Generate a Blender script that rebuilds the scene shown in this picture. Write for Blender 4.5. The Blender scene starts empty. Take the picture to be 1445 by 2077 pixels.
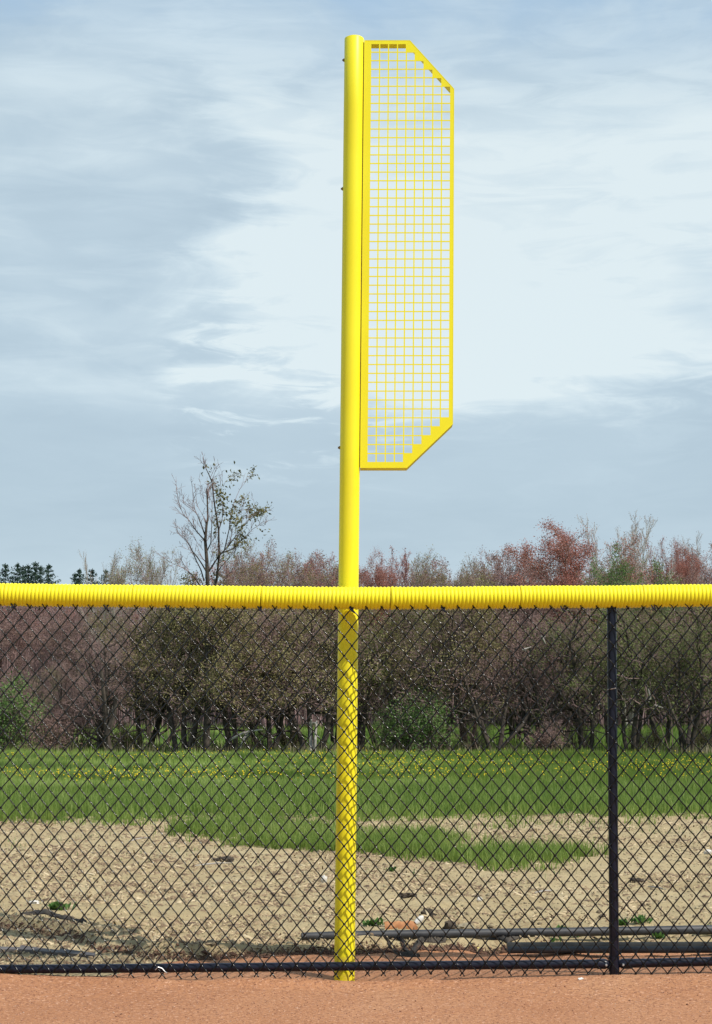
import bpy, math, random
import numpy as np
from mathutils import Vector, Matrix

# ------------------------------------------------------------------ camera, sky, sun
scene = bpy.context.scene
COL = scene.collection
CAM = Vector((0.0, -8.0, 1.297))
FPX = 3441.0                       # focal length in photo pixels
PITCH = math.atan(381.5 / FPX)
cam_d = bpy.data.cameras.new('camera')
cam = bpy.data.objects.new('camera', cam_d)
COL.objects.link(cam)
cam.location = CAM
cam.rotation_euler = (math.pi / 2 + PITCH, 0, 0)
cam_d.sensor_fit = 'VERTICAL'
cam_d.sensor_height = 24.0
cam_d.lens = 24.0 * FPX / 2077.0
cam_d.clip_start = 0.1
cam_d.clip_end = 8000
scene.camera = cam

SUN_AZ = math.radians(128)         # clockwise from +Y
SUN_EL = math.radians(51)
world = bpy.data.worlds.new('World')
scene.world = world
world.use_nodes = True
wt = world.node_tree
for n in list(wt.nodes):
    wt.nodes.remove(n)


class NT:
    def __init__(self, tree):
        self.t = tree

    def n(self, typ, **kw):
        nd = self.t.nodes.new(typ)
        for k, v in kw.items():
            setattr(nd, k, v)
        return nd

    def link(self, a, b):
        self.t.links.new(a, b)

    def _set(self, sock, v):
        if isinstance(v, bpy.types.NodeSocket):
            self.link(v, sock)
        else:
            sock.default_value = v

    def math(self, op, a, b=0.0, c=None, clamp=False):
        nd = self.n('ShaderNodeMath', operation=op)
        nd.use_clamp = clamp
        self._set(nd.inputs[0], a)
        self._set(nd.inputs[1], b)
        if c is not None:
            self._set(nd.inputs[2], c)
        return nd.outputs[0]

    def smooth(self, v, lo, hi, a=0.0, b=1.0):
        nd = self.n('ShaderNodeMapRange', interpolation_type='SMOOTHSTEP')
        self._set(nd.inputs[0], v)
        nd.inputs[1].default_value = lo
        nd.inputs[2].default_value = hi
        nd.inputs[3].default_value = a
        nd.inputs[4].default_value = b
        return nd.outputs[0]

    def noise(self, vec, scale, detail=4.0, rough=0.55, dist=0.0):
        nd = self.n('ShaderNodeTexNoise')
        nd.inputs['Scale'].default_value = scale
        nd.inputs['Detail'].default_value = detail
        nd.inputs['Roughness'].default_value = rough
        nd.inputs['Distortion'].default_value = dist
        if vec is not None:
            self.link(vec, nd.inputs['Vector'])
        return nd.outputs[0]

    def mix(self, f, a, b, blend='MIX'):
        nd = self.n('ShaderNodeMix', data_type='RGBA', blend_type=blend)
        self._set(nd.inputs[0], f)
        for s, v in ((nd.inputs[6], a), (nd.inputs[7], b)):
            if isinstance(v, bpy.types.NodeSocket):
                self.link(v, s)
            else:
                s.default_value = (v[0], v[1], v[2], 1.0)
        return nd.outputs[2]

    def ramp(self, f, stops):
        nd = self.n('ShaderNodeValToRGB')
        cr = nd.color_ramp
        while len(cr.elements) < len(stops):
            cr.elements.new(0.5)
        for e, (p, c) in zip(cr.elements, stops):
            e.position = p
            e.color = (c[0], c[1], c[2], 1.0)
        self.link(f, nd.inputs[0])
        return nd.outputs[0]


W = NT(wt)
tc = W.n('ShaderNodeTexCoord')
sep = W.n('ShaderNodeSeparateXYZ')
W.link(tc.outputs['Generated'], sep.inputs[0])
az = W.math('ARCTAN2', sep.outputs[0], sep.outputs[1])
el = W.math('ARCSINE', sep.outputs[2])
cmb = W.n('ShaderNodeCombineXYZ')
W.link(sep.outputs[0], cmb.inputs[0])
W.link(sep.outputs[1], cmb.inputs[1])
W.link(W.math('MULTIPLY', sep.outputs[2], 2.6), cmb.inputs[2])
V = cmb.outputs[0]
cmb2 = W.n('ShaderNodeCombineXYZ')
W.link(sep.outputs[0], cmb2.inputs[0])
W.link(sep.outputs[1], cmb2.inputs[1])
W.link(W.math('MULTIPLY', sep.outputs[2], 5.0), cmb2.inputs[2])
V2 = cmb2.outputs[0]
nbig = W.noise(V, 3.0, 3.0, 0.5, 0.3)
nmid = W.noise(V, 9.0, 6.0, 0.55, 0.6)
nfine = W.noise(V2, 16.0, 7.0, 0.6, 0.8)
nst = W.noise(V2, 5.0, 4.0, 0.5, 0.4)
wob = W.math('MULTIPLY', W.math('SUBTRACT', nmid, 0.5), 0.20)
wobf = W.math('MULTIPLY', W.math('SUBTRACT', nfine, 0.5), 0.055)
wv = W.math('ADD', wob, wobf)
azw = W.math('ADD', az, wv)
elw = W.math('ADD', el, W.math('MULTIPLY', wv, 0.45))
# the broad bright bank, its ragged left side, its flat base
left = W.smooth(azw, -0.125, -0.025)
base = W.smooth(elw, 0.168, 0.204)
top = W.smooth(el, 0.27, 0.41, 1.0, 0.35)
right = W.smooth(azw, 0.40, 0.9, 1.0, 0.0)
bank = W.math('MULTIPLY', W.math('MULTIPLY', left, base), W.math('MULTIPLY', top, right))
# a grey tongue eating in from the right, a few bright wisps low on the left
tong = W.math('MULTIPLY', W.smooth(azw, 0.175, 0.225), W.smooth(W.math('ABSOLUTE', W.math('SUBTRACT', elw, 0.237)), 0.012, 0.045, 1.0, 0.0))
bank = W.math('SUBTRACT', bank, W.math('MULTIPLY', tong, 0.55), clamp=True)
wisp = W.math('MULTIPLY', W.smooth(nfine, 0.50, 0.66), W.smooth(W.math('ABSOLUTE', W.math('SUBTRACT', el, 0.185)), 0.02, 0.075, 1.0, 0.0))
wisp = W.math('MULTIPLY', wisp, W.math('MULTIPLY', W.smooth(az, -0.12, -0.09), W.smooth(az, 0.0, 0.06, 1.0, 0.15)))
lowbank = W.math('MULTIPLY', W.smooth(el, 0.05, 0.09), W.smooth(el, 0.155, 0.19, 1.0, 0.0))
general = W.math('ADD', W.math('MULTIPLY', W.smooth(nbig, 0.35, 0.68), 0.30), W.math('MULTIPLY', W.smooth(nst, 0.38, 0.64), 0.20))
general = W.math('ADD', general, W.math('MULTIPLY', W.smooth(nmid, 0.38, 0.62), 0.14))
general = W.math('ADD', general, W.math('MULTIPLY', W.smooth(nfine, 0.40, 0.66), 0.12))
general = W.math('MULTIPLY', general, W.math('SUBTRACT', 1.0, W.math('MULTIPLY', lowbank, 0.55)))
hor = W.smooth(el, 0.0, 0.13, 0.22, 0.0)
t = W.math('ADD', W.math('MULTIPLY', bank, W.math('ADD', 0.62, W.math('MULTIPLY', W.smooth(nfine, 0.3, 0.6), 0.22))), general)
t = W.math('ADD', t, W.math('MULTIPLY', wisp, 0.45))
t = W.math('ADD', t, hor, clamp=True)
cloud = W.ramp(t, [(0.0, (0.46, 0.59, 0.69)), (0.30, (0.54, 0.675, 0.77)), (0.65, (0.68, 0.81, 0.88)), (1.0, (0.80, 0.91, 0.945))])
thin = W.math('MULTIPLY', W.smooth(el, 0.34, 0.43), W.smooth(nmid, 0.35, 0.62, 0.75, 0.30))
cloud = W.mix(thin, cloud, (0.36, 0.56, 0.80))
sky = W.n('ShaderNodeTexSky')
sky.sky_type = 'NISHITA'
sky.sun_disc = False
sky.sun_elevation = SUN_EL
sky.sun_rotation = SUN_AZ
sky.air_density = 1.0
sky.dust_density = 1.5
cl10 = W.mix(1.0, cloud, (10.0, 10.0, 10.0), 'MULTIPLY')
cl10.node.clamp_result = False
final = W.mix(0.90, sky.outputs[0], cl10)
bg = W.n('ShaderNodeBackground')
bg.inputs[1].default_value = 0.1
W.link(final, bg.inputs[0])
wo = W.n('ShaderNodeOutputWorld')
W.link(bg.outputs[0], wo.inputs[0])

sun_d = bpy.data.lights.new('sun', 'SUN')
sun_d.energy = 4.7
sun_d.angle = math.radians(0.53)
sun_d.color = (1.0, 0.95, 0.87)
sun = bpy.data.objects.new('sun', sun_d)
COL.objects.link(sun)
sdir = Vector((math.sin(SUN_AZ) * math.cos(SUN_EL), math.cos(SUN_AZ) * math.cos(SUN_EL), math.sin(SUN_EL)))
sun.rotation_euler = sdir.to_track_quat('Z', 'Y').to_euler()
sun.location = sdir * 50

scene.view_settings.view_transform = 'Standard'
scene.view_settings.look = 'None'
scene.view_settings.exposure = 0.0
scene.view_settings.gamma = 1.0
scene.view_settings.use_curve_mapping = False

# ------------------------------------------------------------------ helpers
rng = np.random.default_rng(7)
CP, SP = math.cos(PITCH), math.sin(PITCH)


def ray(px, py):
    x, y = (px - 722.5) / FPX, -(py - 1038.5) / FPX
    return Vector((x, CP - y * SP, SP + y * CP))


def at(px, py, Y):
    d = ray(px, py)
    return CAM + d * ((Y - CAM.y) / d.y)


def ground_pt(px, py, z=0.0):
    d = ray(px, py)
    return CAM + d * ((z - CAM.z) / d.z)


def tag(o, label=None, cat=None, group=None, kind=None):
    if label:
        o['label'] = label
    if cat:
        o['category'] = cat
    if group:
        o['group'] = group
    if kind:
        o['kind'] = kind
    return o


def link(name, me, parent=None, loc=None):
    o = bpy.data.objects.new(name, me)
    COL.objects.link(o)
    if parent is not None:
        o.parent = parent
    if loc is not None:
        o.location = loc
    return o


def empty(name, loc=(0, 0, 0), rz=0.0):
    o = bpy.data.objects.new(name, None)
    COL.objects.link(o)
    o.location = loc
    o.rotation_euler.z = rz
    o.empty_display_size = 0.2
    return o


def np_mesh(name, verts, faces, mats, midx=None, smooth=False):
    """verts (N,3); faces: list of (M,k) int arrays"""
    me = bpy.data.meshes.new(name)
    verts = np.ascontiguousarray(verts, dtype=np.float32)
    if isinstance(faces, np.ndarray):
        faces = [faces]
    faces = [f for f in faces if len(f)]
    nl = sum(f.size for f in faces)
    nf = sum(len(f) for f in faces)
    me.vertices.add(len(verts))
    me.vertices.foreach_set('co', verts.ravel())
    me.loops.add(nl)
    me.loops.foreach_set('vertex_index', np.concatenate([f.ravel() for f in faces]).astype(np.int32))
    me.polygons.add(nf)
    sizes = np.concatenate([np.full(len(f), f.shape[1]) for f in faces])
    starts = np.concatenate([[0], np.cumsum(sizes)[:-1]]).astype(np.int32)
    me.polygons.foreach_set('loop_start', starts)
    for m in (mats if isinstance(mats, (list, tuple)) else [mats]):
        me.materials.append(m)
    if midx is not None:
        me.polygons.foreach_set('material_index', midx.astype(np.int32))
    if smooth:
        me.polygons.foreach_set('use_smooth', np.ones(nf, dtype=bool))
    me.update(calc_edges=True)
    return me


class MB:
    """collects vertices and faces of simple solids"""
    def __init__(self):
        self.v, self.f, self.n = [], [], 0

    def add(self, v, faces):
        v = np.asarray(v, dtype=float).reshape(-1, 3)
        for f in faces:
            self.f.append([i + self.n for i in f])
        self.v.append(v)
        self.n += len(v)

    def box(self, a, b):
        x0, y0, z0 = a
        x1, y1, z1 = b
        self.add([(x0, y0, z0), (x1, y0, z0), (x1, y1, z0), (x0, y1, z0), (x0, y0, z1), (x1, y0, z1), (x1, y1, z1), (x0, y1, z1)],
                 [(0, 3, 2, 1), (4, 5, 6, 7), (0, 1, 5, 4), (1, 2, 6, 5), (2, 3, 7, 6), (3, 0, 4, 7)])

    def tube(self, pts, radii, sides=16, caps=True, squash=1.0):
        pts = [Vector(p) for p in pts]
        if not hasattr(radii, '__len__'):
            radii = [radii] * len(pts)
        T0 = (pts[1] - pts[0]).normalized()
        up = Vector((0, 0, 1)) if abs(T0.z) < 0.9 else Vector((0, 1, 0))
        A = T0.cross(up).normalized()
        vs = []
        for i, p in enumerate(pts):
            T = (pts[min(i + 1, len(pts) - 1)] - pts[max(i - 1, 0)]).normalized()
            A = (A - T * A.dot(T)).normalized()
            B = T.cross(A)
            for k in range(sides):
                a = 2 * math.pi * k / sides
                vs.append(p + (A * math.cos(a) + B * math.sin(a) * squash) * radii[i])
        fs = []
        for i in range(len(pts) - 1):
            for k in range(sides):
                k2 = (k + 1) % sides
                fs.append((i * sides + k, i * sides + k2, (i + 1) * sides + k2, (i + 1) * sides + k))
        if caps:
            fs.append(tuple(reversed(range(sides))))
            fs.append(tuple((len(pts) - 1) * sides + k for k in range(sides)))
        self.add(vs, fs)

    def build(self, name, mat, parent=None, smooth=False, loc=None, sharp=40):
        me = bpy.data.meshes.new(name)
        me.from_pydata([tuple(p) for p in np.concatenate(self.v)], [], self.f)
        me.materials.append(mat)
        if smooth:
            me.polygons.foreach_set('use_smooth', [True] * len(me.polygons))
            me.set_sharp_from_angle(angle=math.radians(sharp))
        me.update()
        return link(name, me, parent, loc)


def mat(name, rough=0.6, spec=0.5, metallic=0.0):
    m = bpy.data.materials.new(name)
    m.use_nodes = True
    t = NT(m.node_tree)
    b = m.node_tree.nodes['Principled BSDF']
    b.inputs['Roughness'].default_value = rough
    b.inputs['Specular IOR Level'].default_value = spec
    b.inputs['Metallic'].default_value = metallic
    g = t.n('ShaderNodeNewGeometry')
    return m, t, b, g


def pos_noise(t, g, scale, detail=4.0, rough=0.55, dist=0.0, stretch=None):
    v = g.outputs['Position']
    if stretch:
        mp = t.n('ShaderNodeMapping')
        mp.inputs['Scale'].default_value = stretch
        t.link(v, mp.inputs[0])
        v = mp.outputs[0]
    return t.noise(v, scale, detail, rough, dist)


def bump(t, b, h, strength, distance):
    nd = t.n('ShaderNodeBump')
    nd.inputs['Strength'].default_value = strength
    nd.inputs['Distance'].default_value = distance
    t.link(h, nd.inputs['Height'])
    t.link(nd.outputs[0], b.inputs['Normal'])


def simple_mat(name, c1, c2, scale, rough=0.6, spec=0.5, bmp=0.0, bscale=None, metallic=0.0, detail=4.0, lo=0.35, hi=0.65):
    m, t, b, g = mat(name, rough, spec, metallic)
    f = pos_noise(t, g, scale, detail)
    t.link(t.ramp(f, [(lo, c1), (hi, c2)]), b.inputs['Base Color'])
    if bmp:
        bump(t, b, pos_noise(t, g, bscale or scale * 3, 3.0), bmp, 0.002)
    return m


def leaf_mat(name, cols, clump=2.0, trans=0.25, rough=0.6):
    """leaf clumps: colour differs from clump to clump and from leaf to leaf"""
    m, t, b, g = mat(name, rough, 0.25)
    rnd = g.outputs['Random Per Island']
    f = t.math('ADD', t.math('MULTIPLY', rnd, 0.6), t.math('MULTIPLY', pos_noise(t, g, clump, 2.0), 0.9))
    f = t.math('SUBTRACT', f, 0.25, clamp=True)
    n = len(cols)
    col = t.ramp(f, [(i / (n - 1) * 0.9 + 0.05, c) for i, c in enumerate(cols)])
    t.link(col, b.inputs['Base Color'])
    if trans:
        tr = t.n('ShaderNodeBsdfTranslucent')
        t.link(col, tr.inputs[0])
        mx = t.n('ShaderNodeMixShader')
        mx.inputs[0].default_value = trans
        t.link(b.outputs[0], mx.inputs[1])
        t.link(tr.outputs[0], mx.inputs[2])
        out = m.node_tree.nodes['Material Output']
        t.link(mx.outputs[0], out.inputs[0])
    return m


# materials -----------------------------------------------------------
def yellow(name, rough, dirt):
    m, t, b, g = mat(name, rough, 0.28)
    f = pos_noise(t, g, 2.2, 5.0)
    base = t.ramp(f, [(0.35, (0.87, 0.74, 0.016)), (0.65, (0.89, 0.79, 0.024))])
    d = t.smooth(pos_noise(t, g, 14.0, 7.0, 0.7, 0.5), 0.60, 0.78, 0.0, dirt)
    t.link(t.mix(d, base, (0.50, 0.36, 0.06)), b.inputs['Base Color'])
    sx = t.n('ShaderNodeSeparateXYZ')
    t.link(g.outputs['Position'], sx.inputs[0])
    low = t.math('MULTIPLY', t.smooth(sx.outputs[2], 0.03, 0.32, 1.0, 0.0), t.smooth(pos_noise(t, g, 26.0, 6.0, 0.7), 0.42, 0.66, 0.0, 0.55))
    strk = t.smooth(pos_noise(t, g, 12.0, 5.0, 0.65, 0.3, (1.0, 1.0, 0.12)), 0.52, 0.72, 0.0, 0.16)
    c2 = t.mix(strk, t.mix(d, base, (0.50, 0.36, 0.06)), (0.62, 0.50, 0.10))
    t.link(t.mix(low, c2, (0.42, 0.22, 0.08)), b.inputs['Base Color'])
    rg = t.math('ADD', rough - 0.06, t.math('MULTIPLY', pos_noise(t, g, 7.0, 6.0, 0.7), 0.14))
    t.link(rg, b.inputs['Roughness'])
    return m


M_PAINT = yellow('yellow_pole_paint', 0.42, 0.12)
M_CAP = yellow('yellow_plastic', 0.5, 0.55)
M_BLACK = simple_mat('black_vinyl_coating', (0.005, 0.006, 0.014), (0.009, 0.010, 0.022), 30, 0.32, 0.32, 0.15, 60)
M_WIRE = simple_mat('black_coated_wire', (0.006, 0.006, 0.006), (0.010, 0.010, 0.010), 40, 0.18, 0.28)
M_ZINC = simple_mat('galvanised_bolt', (0.55, 0.55, 0.54), (0.72, 0.72, 0.70), 60, 0.35, 0.5, metallic=0.8)
M_RUST = simple_mat('rusty_bolt', (0.16, 0.10, 0.05), (0.30, 0.20, 0.09), 60, 0.7, 0.3)
M_PIPE = simple_mat('weathered_black_plastic', (0.018, 0.019, 0.023), (0.051, 0.051, 0.055), 9, 0.55, 0.4, 0.2, 40)
M_PIPE2 = simple_mat('dusty_grey_plastic', (0.060, 0.055, 0.050), (0.15, 0.13, 0.105), 7, 0.75, 0.2, 0.2, 40, detail=7)
M_FABRIC = simple_mat('dusty_black_cloth', (0.018, 0.018, 0.020), (0.096, 0.078, 0.060), 6, 0.8, 0.2, 0.3, 60, detail=7)
M_SEAM = simple_mat('rusty_seam', (0.480, 0.360, 0.020), (0.720, 0.600, 0.030), 30, 0.8, 0.2)
M_TERRA = simple_mat('orange_brown_bark', (0.30, 0.12, 0.045), (0.45, 0.21, 0.09), 25, 0.7, 0.3, 0.4, 60)
M_WHITE = simple_mat('pale_stone', (0.52, 0.48, 0.42), (0.72, 0.70, 0.66), 30, 0.7, 0.3, 0.3, 60)
M_CLOD = simple_mat('dark_clod', (0.035, 0.028, 0.024), (0.10, 0.08, 0.06), 25, 0.9, 0.1, 0.5, 60)
M_TANSTONE = simple_mat('tan_stone', (0.24, 0.20, 0.14), (0.33, 0.28, 0.19), 25, 0.85, 0.2, 0.4, 60)
M_STICK = simple_mat('yellow_stick', (0.62, 0.55, 0.12), (0.75, 0.66, 0.22), 30, 0.6, 0.3)
M_STRAW = leaf_mat('straw', [(0.08, 0.05, 0.035), (0.21, 0.145, 0.09), (0.42, 0.32, 0.19), (0.60, 0.49, 0.32)], 9.0, 0.0, 0.8)

M_BARK = simple_mat('dark_bark', (0.033, 0.026, 0.022), (0.094, 0.075, 0.061), 8, 0.9, 0.2, 0.5, 30)
M_TWIG = simple_mat('brown_twigs', (0.151, 0.098, 0.095), (0.325, 0.220, 0.205), 2, 0.9, 0.2)
M_TWIG_MAUVE = simple_mat('mauve_twigs', (0.216, 0.140, 0.142), (0.362, 0.244, 0.243), 1.0, 0.9, 0.2)
M_TWIG_PALE = simple_mat('pale_twigs', (0.306, 0.264, 0.230), (0.468, 0.416, 0.365), 1.0, 0.9, 0.2)
M_TWIG_RED = simple_mat('reddish_twigs', (0.216, 0.128, 0.108), (0.336, 0.208, 0.168), 1.0, 0.9, 0.2)
M_DEAD = simple_mat('bleached_wood', (0.240, 0.216, 0.192), (0.400, 0.368, 0.336), 6, 0.8, 0.2)
M_OLIVE = leaf_mat('olive_buds', [(0.118, 0.096, 0.044), (0.204, 0.176, 0.071), (0.290, 0.251, 0.105), (0.387, 0.333, 0.152)], 1.6)
M_OLIVE2 = leaf_mat('green_buds', [(0.083, 0.097, 0.031), (0.153, 0.178, 0.051), (0.224, 0.264, 0.086), (0.306, 0.326, 0.133)], 1.6)
M_GREEN = leaf_mat('spring_green_leaves', [(0.072, 0.127, 0.033), (0.127, 0.211, 0.056), (0.211, 0.309, 0.099)], 1.6)
M_REDBUD = leaf_mat('red_buds', [(0.271, 0.102, 0.077), (0.402, 0.163, 0.125), (0.503, 0.240, 0.193)], 1.0)
M_BRNBUD = leaf_mat('brown_buds', [(0.176, 0.105, 0.079), (0.303, 0.190, 0.153), (0.418, 0.285, 0.239)], 1.0)
M_WILLOW = leaf_mat('dull_olive_leaves', [(0.088, 0.079, 0.031), (0.158, 0.141, 0.048), (0.246, 0.220, 0.079)], 1.6)
M_SPRUCE = leaf_mat('spruce_needles', [(0.015, 0.035, 0.025), (0.030, 0.062, 0.042), (0.055, 0.095, 0.065)], 1.0, 0.1)
M_GRASS = leaf_mat('meadow_grass_blades', [(0.108, 0.173, 0.032), (0.170, 0.251, 0.048), (0.241, 0.325, 0.070), (0.369, 0.419, 0.155)], 0.8, 0.42, 0.5)
M_DRYGRASS = leaf_mat('dry_grass_blades', [(0.14, 0.13, 0.07), (0.27, 0.22, 0.14), (0.42, 0.36, 0.25)], 0.8, 0.25, 0.7)
M_PETAL = leaf_mat('dandelion_petals', [(0.62, 0.42, 0.01), (0.80, 0.60, 0.02), (0.88, 0.68, 0.04)], 1.0, 0.1)
M_WEED = leaf_mat('weed_leaves', [(0.04, 0.10, 0.02), (0.08, 0.17, 0.035), (0.14, 0.24, 0.07)], 8.0, 0.3)

# clay
m, t, b, g = mat('orange_clay', 0.9, 0.15)
big = pos_noise(t, g, 1.3, 5.0, 0.6, 0.4)
fine = pos_noise(t, g, 62.0, 4.0, 0.85)
mid = pos_noise(t, g, 24.0, 6.0, 0.7)
c = t.ramp(big, [(0.30, (0.375, 0.168, 0.080)), (0.5, (0.43, 0.202, 0.100)), (0.72, (0.47, 0.24, 0.125))])
c = t.mix(t.smooth(mid, 0.45, 0.75, 0.0, 0.4), c, (0.27, 0.115, 0.065))
c = t.mix(t.smooth(fine, 0.49, 0.62, 0.0, 0.85), c, (0.20, 0.088, 0.052))
c = t.mix(t.smooth(pos_noise(t, g, 55.0, 4.0, 0.85), 0.56, 0.66, 0.0, 0.85), c, (0.74, 0.44, 0.30))
t.link(c, b.inputs['Base Color'])
bump(t, b, t.math('ADD', fine, t.math('MULTIPLY', mid, 1.5)), 0.8, 0.006)
M_CLAY = m

# soil
m, t, b, g = mat('tan_soil', 0.95, 0.1)
big = pos_noise(t, g, 0.9, 6.0, 0.6, 0.5)
mid = pos_noise(t, g, 13.0, 7.0, 0.7, 0.6, (1.0, 0.8, 1.0))
fine = pos_noise(t, g, 120.0, 4.0, 0.75)
c = t.ramp(big, [(0.30, (0.385, 0.29, 0.155)), (0.5, (0.455, 0.355, 0.198)), (0.7, (0.51, 0.405, 0.24))])
c = t.mix(t.smooth(mid, 0.50, 0.68, 0.0, 0.65), c, (0.26, 0.175, 0.105))
c = t.mix(t.smooth(fine, 0.52, 0.70, 0.0, 0.6), c, (0.15, 0.10, 0.065))
c = t.mix(t.smooth(pos_noise(t, g, 70.0, 3.0, 0.6, 1.0), 0.60, 0.70, 0.0, 0.6), c, (0.50, 0.44, 0.31))
t.link(c, b.inputs['Base Color'])
bump(t, b, t.math('ADD', fine, t.math('MULTIPLY', mid, 3.0)), 0.8, 0.012)
M_SOIL = m

# meadow
m, t, b, g = mat('meadow_green', 0.9, 0.1)
big = pos_noise(t, g, 0.35, 6.0, 0.6, 0.5)
fine = pos_noise(t, g, 9.0, 8.0, 0.75)
c = t.ramp(big, [(0.32, (0.075, 0.16, 0.028)), (0.5, (0.10, 0.20, 0.035)), (0.68, (0.14, 0.22, 0.06))])
c = t.mix(t.smooth(fine, 0.45, 0.68, 0.0, 0.6), c, (0.055, 0.10, 0.022))
t.link(c, b.inputs['Base Color'])
bump(t, b, fine, 1.0, 0.15)
M_MEADOW = m


# ------------------------------------------------------------------ terrain
def vnoise(x, y, seed, scale):
    """smooth value noise, numpy"""
    r = np.random.default_rng(seed)
    tab = r.random((64, 64))
    xs, ys = x * scale, y * scale
    xi, yi = np.floor(xs).astype(int), np.floor(ys).astype(int)
    fx, fy = xs - xi, ys - yi
    fx, fy = fx * fx * (3 - 2 * fx), fy * fy * (3 - 2 * fy)
    a = tab[xi % 64, yi % 64]; b_ = tab[(xi + 1) % 64, yi % 64]
    c_ = tab[xi % 64, (yi + 1) % 64]; d_ = tab[(xi + 1) % 64, (yi + 1) % 64]
    return (a * (1 - fx) + b_ * fx) * (1 - fy) + (c_ * (1 - fx) + d_ * fx) * fy - 0.5


def fbm(x, y, seed, scale, octv=4, gain=0.5):
    s, a = 0, 1.0
    for i in range(octv):
        s = s + a * vnoise(x + 3.7 * i, y - 1.9 * i, seed + i, scale * 2 ** i)
        a *= gain
    return s


def height(x, y):
    x, y = np.asarray(x, float), np.asarray(y, float)
    z = np.interp(x, [-8, -2, -1.6, -0.6, -0.05, 0.5, 1.2, 1.7, 8], [0.05, 0.042, 0.034, 0.012, 0.0, 0.012, 0.040, 0.05, 0.06]) * np.exp(-(y / 0.35) ** 2)
    z = z + 0.042 * np.clip((y - scarp(x)) / 0.05, 0, 1) * np.clip((5 - y) / 2.5, 0, 1) * np.interp(x, [0.1, 0.6], [1, .45])
    z = z + 0.020 * fbm(x, y, 11, 1.2, 3) * np.clip((y + 1) / 1.2, 0.25, 1) * np.clip(1.5 - abs(y) / 30, 0, 1)
    soil = np.clip((y - 0.5) / 0.5, 0, 1) * np.clip((18 - y) / 6, 0, 1)
    z = z + soil * 0.030 * fbm(x, y, 31, 4.0, 4, 0.6)
    z = z + 0.003 * fbm(x, y, 51, 9.0, 3) * (y < 1.2)
    z = z + np.interp(x, [-1.2, -.4, .3, .9], [.012, .026, .026, .006]) * np.exp(-((y + .075) / .065) ** 2) * (1 + .5 * fbm(x, x * 0 + 9, 97, 4.0, 3))
    z = z + 0.016 * np.exp(-((y - scarp(x) - 0.08) / 0.05) ** 2) * np.clip(0.6 + fbm(x, y * 0, 77, 3.0, 3) * 3, 0, 1.6) * (x < 1)
    return z


def scarp(x):
    x = np.asarray(x, float)
    e = np.interp(x, [-8, -2.6, -2.1, -1.9, -1.7, -1.49, -1.33, -1.1, -0.9], [2.2, 2.15, 1.95, 1.78, 1.55, 1.36, 1.02, 0.90, 0.86])
    w = np.clip((x + 1.15) / 0.3, 0, 1)
    e = e * (1 - w) + (clay_edge(x) + 0.02) * w
    return e + 0.03 * fbm(x, x * 0, 93, 3.0, 3) * (1 - w)


def clay_edge(x):
    x = np.asarray(x, float)
    e = np.interp(x, [-8, -1.7, -1.15, -0.95, -0.5, 0, 0.5, 1.0, 8], [-0.02, -0.01, 0.06, 0.60, 0.82, 0.88, 1.02, 1.10, 1.0])
    return e + 0.06 * fbm(x, x * 0 + 5, 91, 2.2, 4, 0.6)


def grid_mesh(name, X, Y, Z, m):
    ny, nx = X.shape
    v = np.stack([X, Y, Z], -1).reshape(-1, 3)
    i = np.arange(ny * nx).reshape(ny, nx)
    f = np.stack([i[:-1, :-1], i[:-1, 1:], i[1:, 1:], i[1:, :-1]], -1).reshape(-1, 4)
    return np_mesh(name, v, f, m, smooth=True)


# clay warning track
xs = np.linspace(-9, 9, 720)
v = np.linspace(0, 1, 240) ** 0.6
X, Vv = np.meshgrid(xs, v)
Y = -9.5 + (clay_edge(X) + 9.5) * Vv
o = link('warning_track', grid_mesh('warning_track', X, Y, height(X, Y), M_CLAY))
tag(o, kind='structure')
# bare soil
ys = np.concatenate([np.arange(-0.35, 5, 0.03), np.arange(5, 26, 0.10)])
u = np.linspace(-1, 1, 420)
U, Y = np.meshgrid(u, ys)
X = U * (5.0 + (Y + 1) * 0.65)
Zs = height(X, Y)
under = np.clip((clay_edge(X) - Y + 0.012) / 0.02, 0, 1)
o = link('bare_soil', grid_mesh('bare_soil', X, Y, Zs - 0.022 * under - np.clip((Y - 17) * 0.01, 0, 0.05), M_SOIL))
tag(o, kind='structure')


# meadow sheet: starts along a ragged line
def meadow_edge(x):
    return 10.3 + 1.3 * fbm(x, x * 0 + 2, 41, 0.35, 4, 0.6) + 0.25 * np.clip(x, -3, 2)


s = np.linspace(0, 1, 260)
u = np.linspace(-1, 1, 300)
U, S = np.meshgrid(u, s)
far = 12 * (1500 / 12) ** S - 12
X = U * (13 + far * 1.1)
Y = meadow_edge(np.clip(X, -30, 30)) + far
hills = 0.0
Z = height(X, Y) * np.exp(-far / 60) + 0.012 - 0.06 * np.exp(-far / 0.5) + 0.06 * fbm(X, Y, 61, 0.15, 3) * np.clip(far / 8, 0, 1)
o = link('meadow', grid_mesh('meadow', X, Y, Z, M_MEADOW))
tag(o, kind='structure')
# plain earth far outside the view, under everything
me = bpy.data.meshes.new('ground')
S_ = 3000
me.from_pydata([(-S_, -S_, -0.25), (S_, -S_, -0.25), (S_, S_, -0.25), (-S_, S_, -0.25)], [], [(0, 1, 2, 3)])
me.materials.append(M_MEADOW)
tag(link('ground', me), kind='structure')


# ------------------------------------------------------------------ blades and flecks
def inpoly(px, py, poly):
    poly = np.asarray(poly, float)
    res = np.zeros(len(px), bool)
    j = len(poly) - 1
    for i in range(len(poly)):
        xi, yi, xj, yj = poly[i][0], poly[i][1], poly[j][0], poly[j][1]
        c = ((yi > py) != (yj > py)) & (px < (xj - xi) * (py - yi) / (yj - yi + 1e-12) + xi)
        res ^= c
        j = i
    return res


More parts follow.
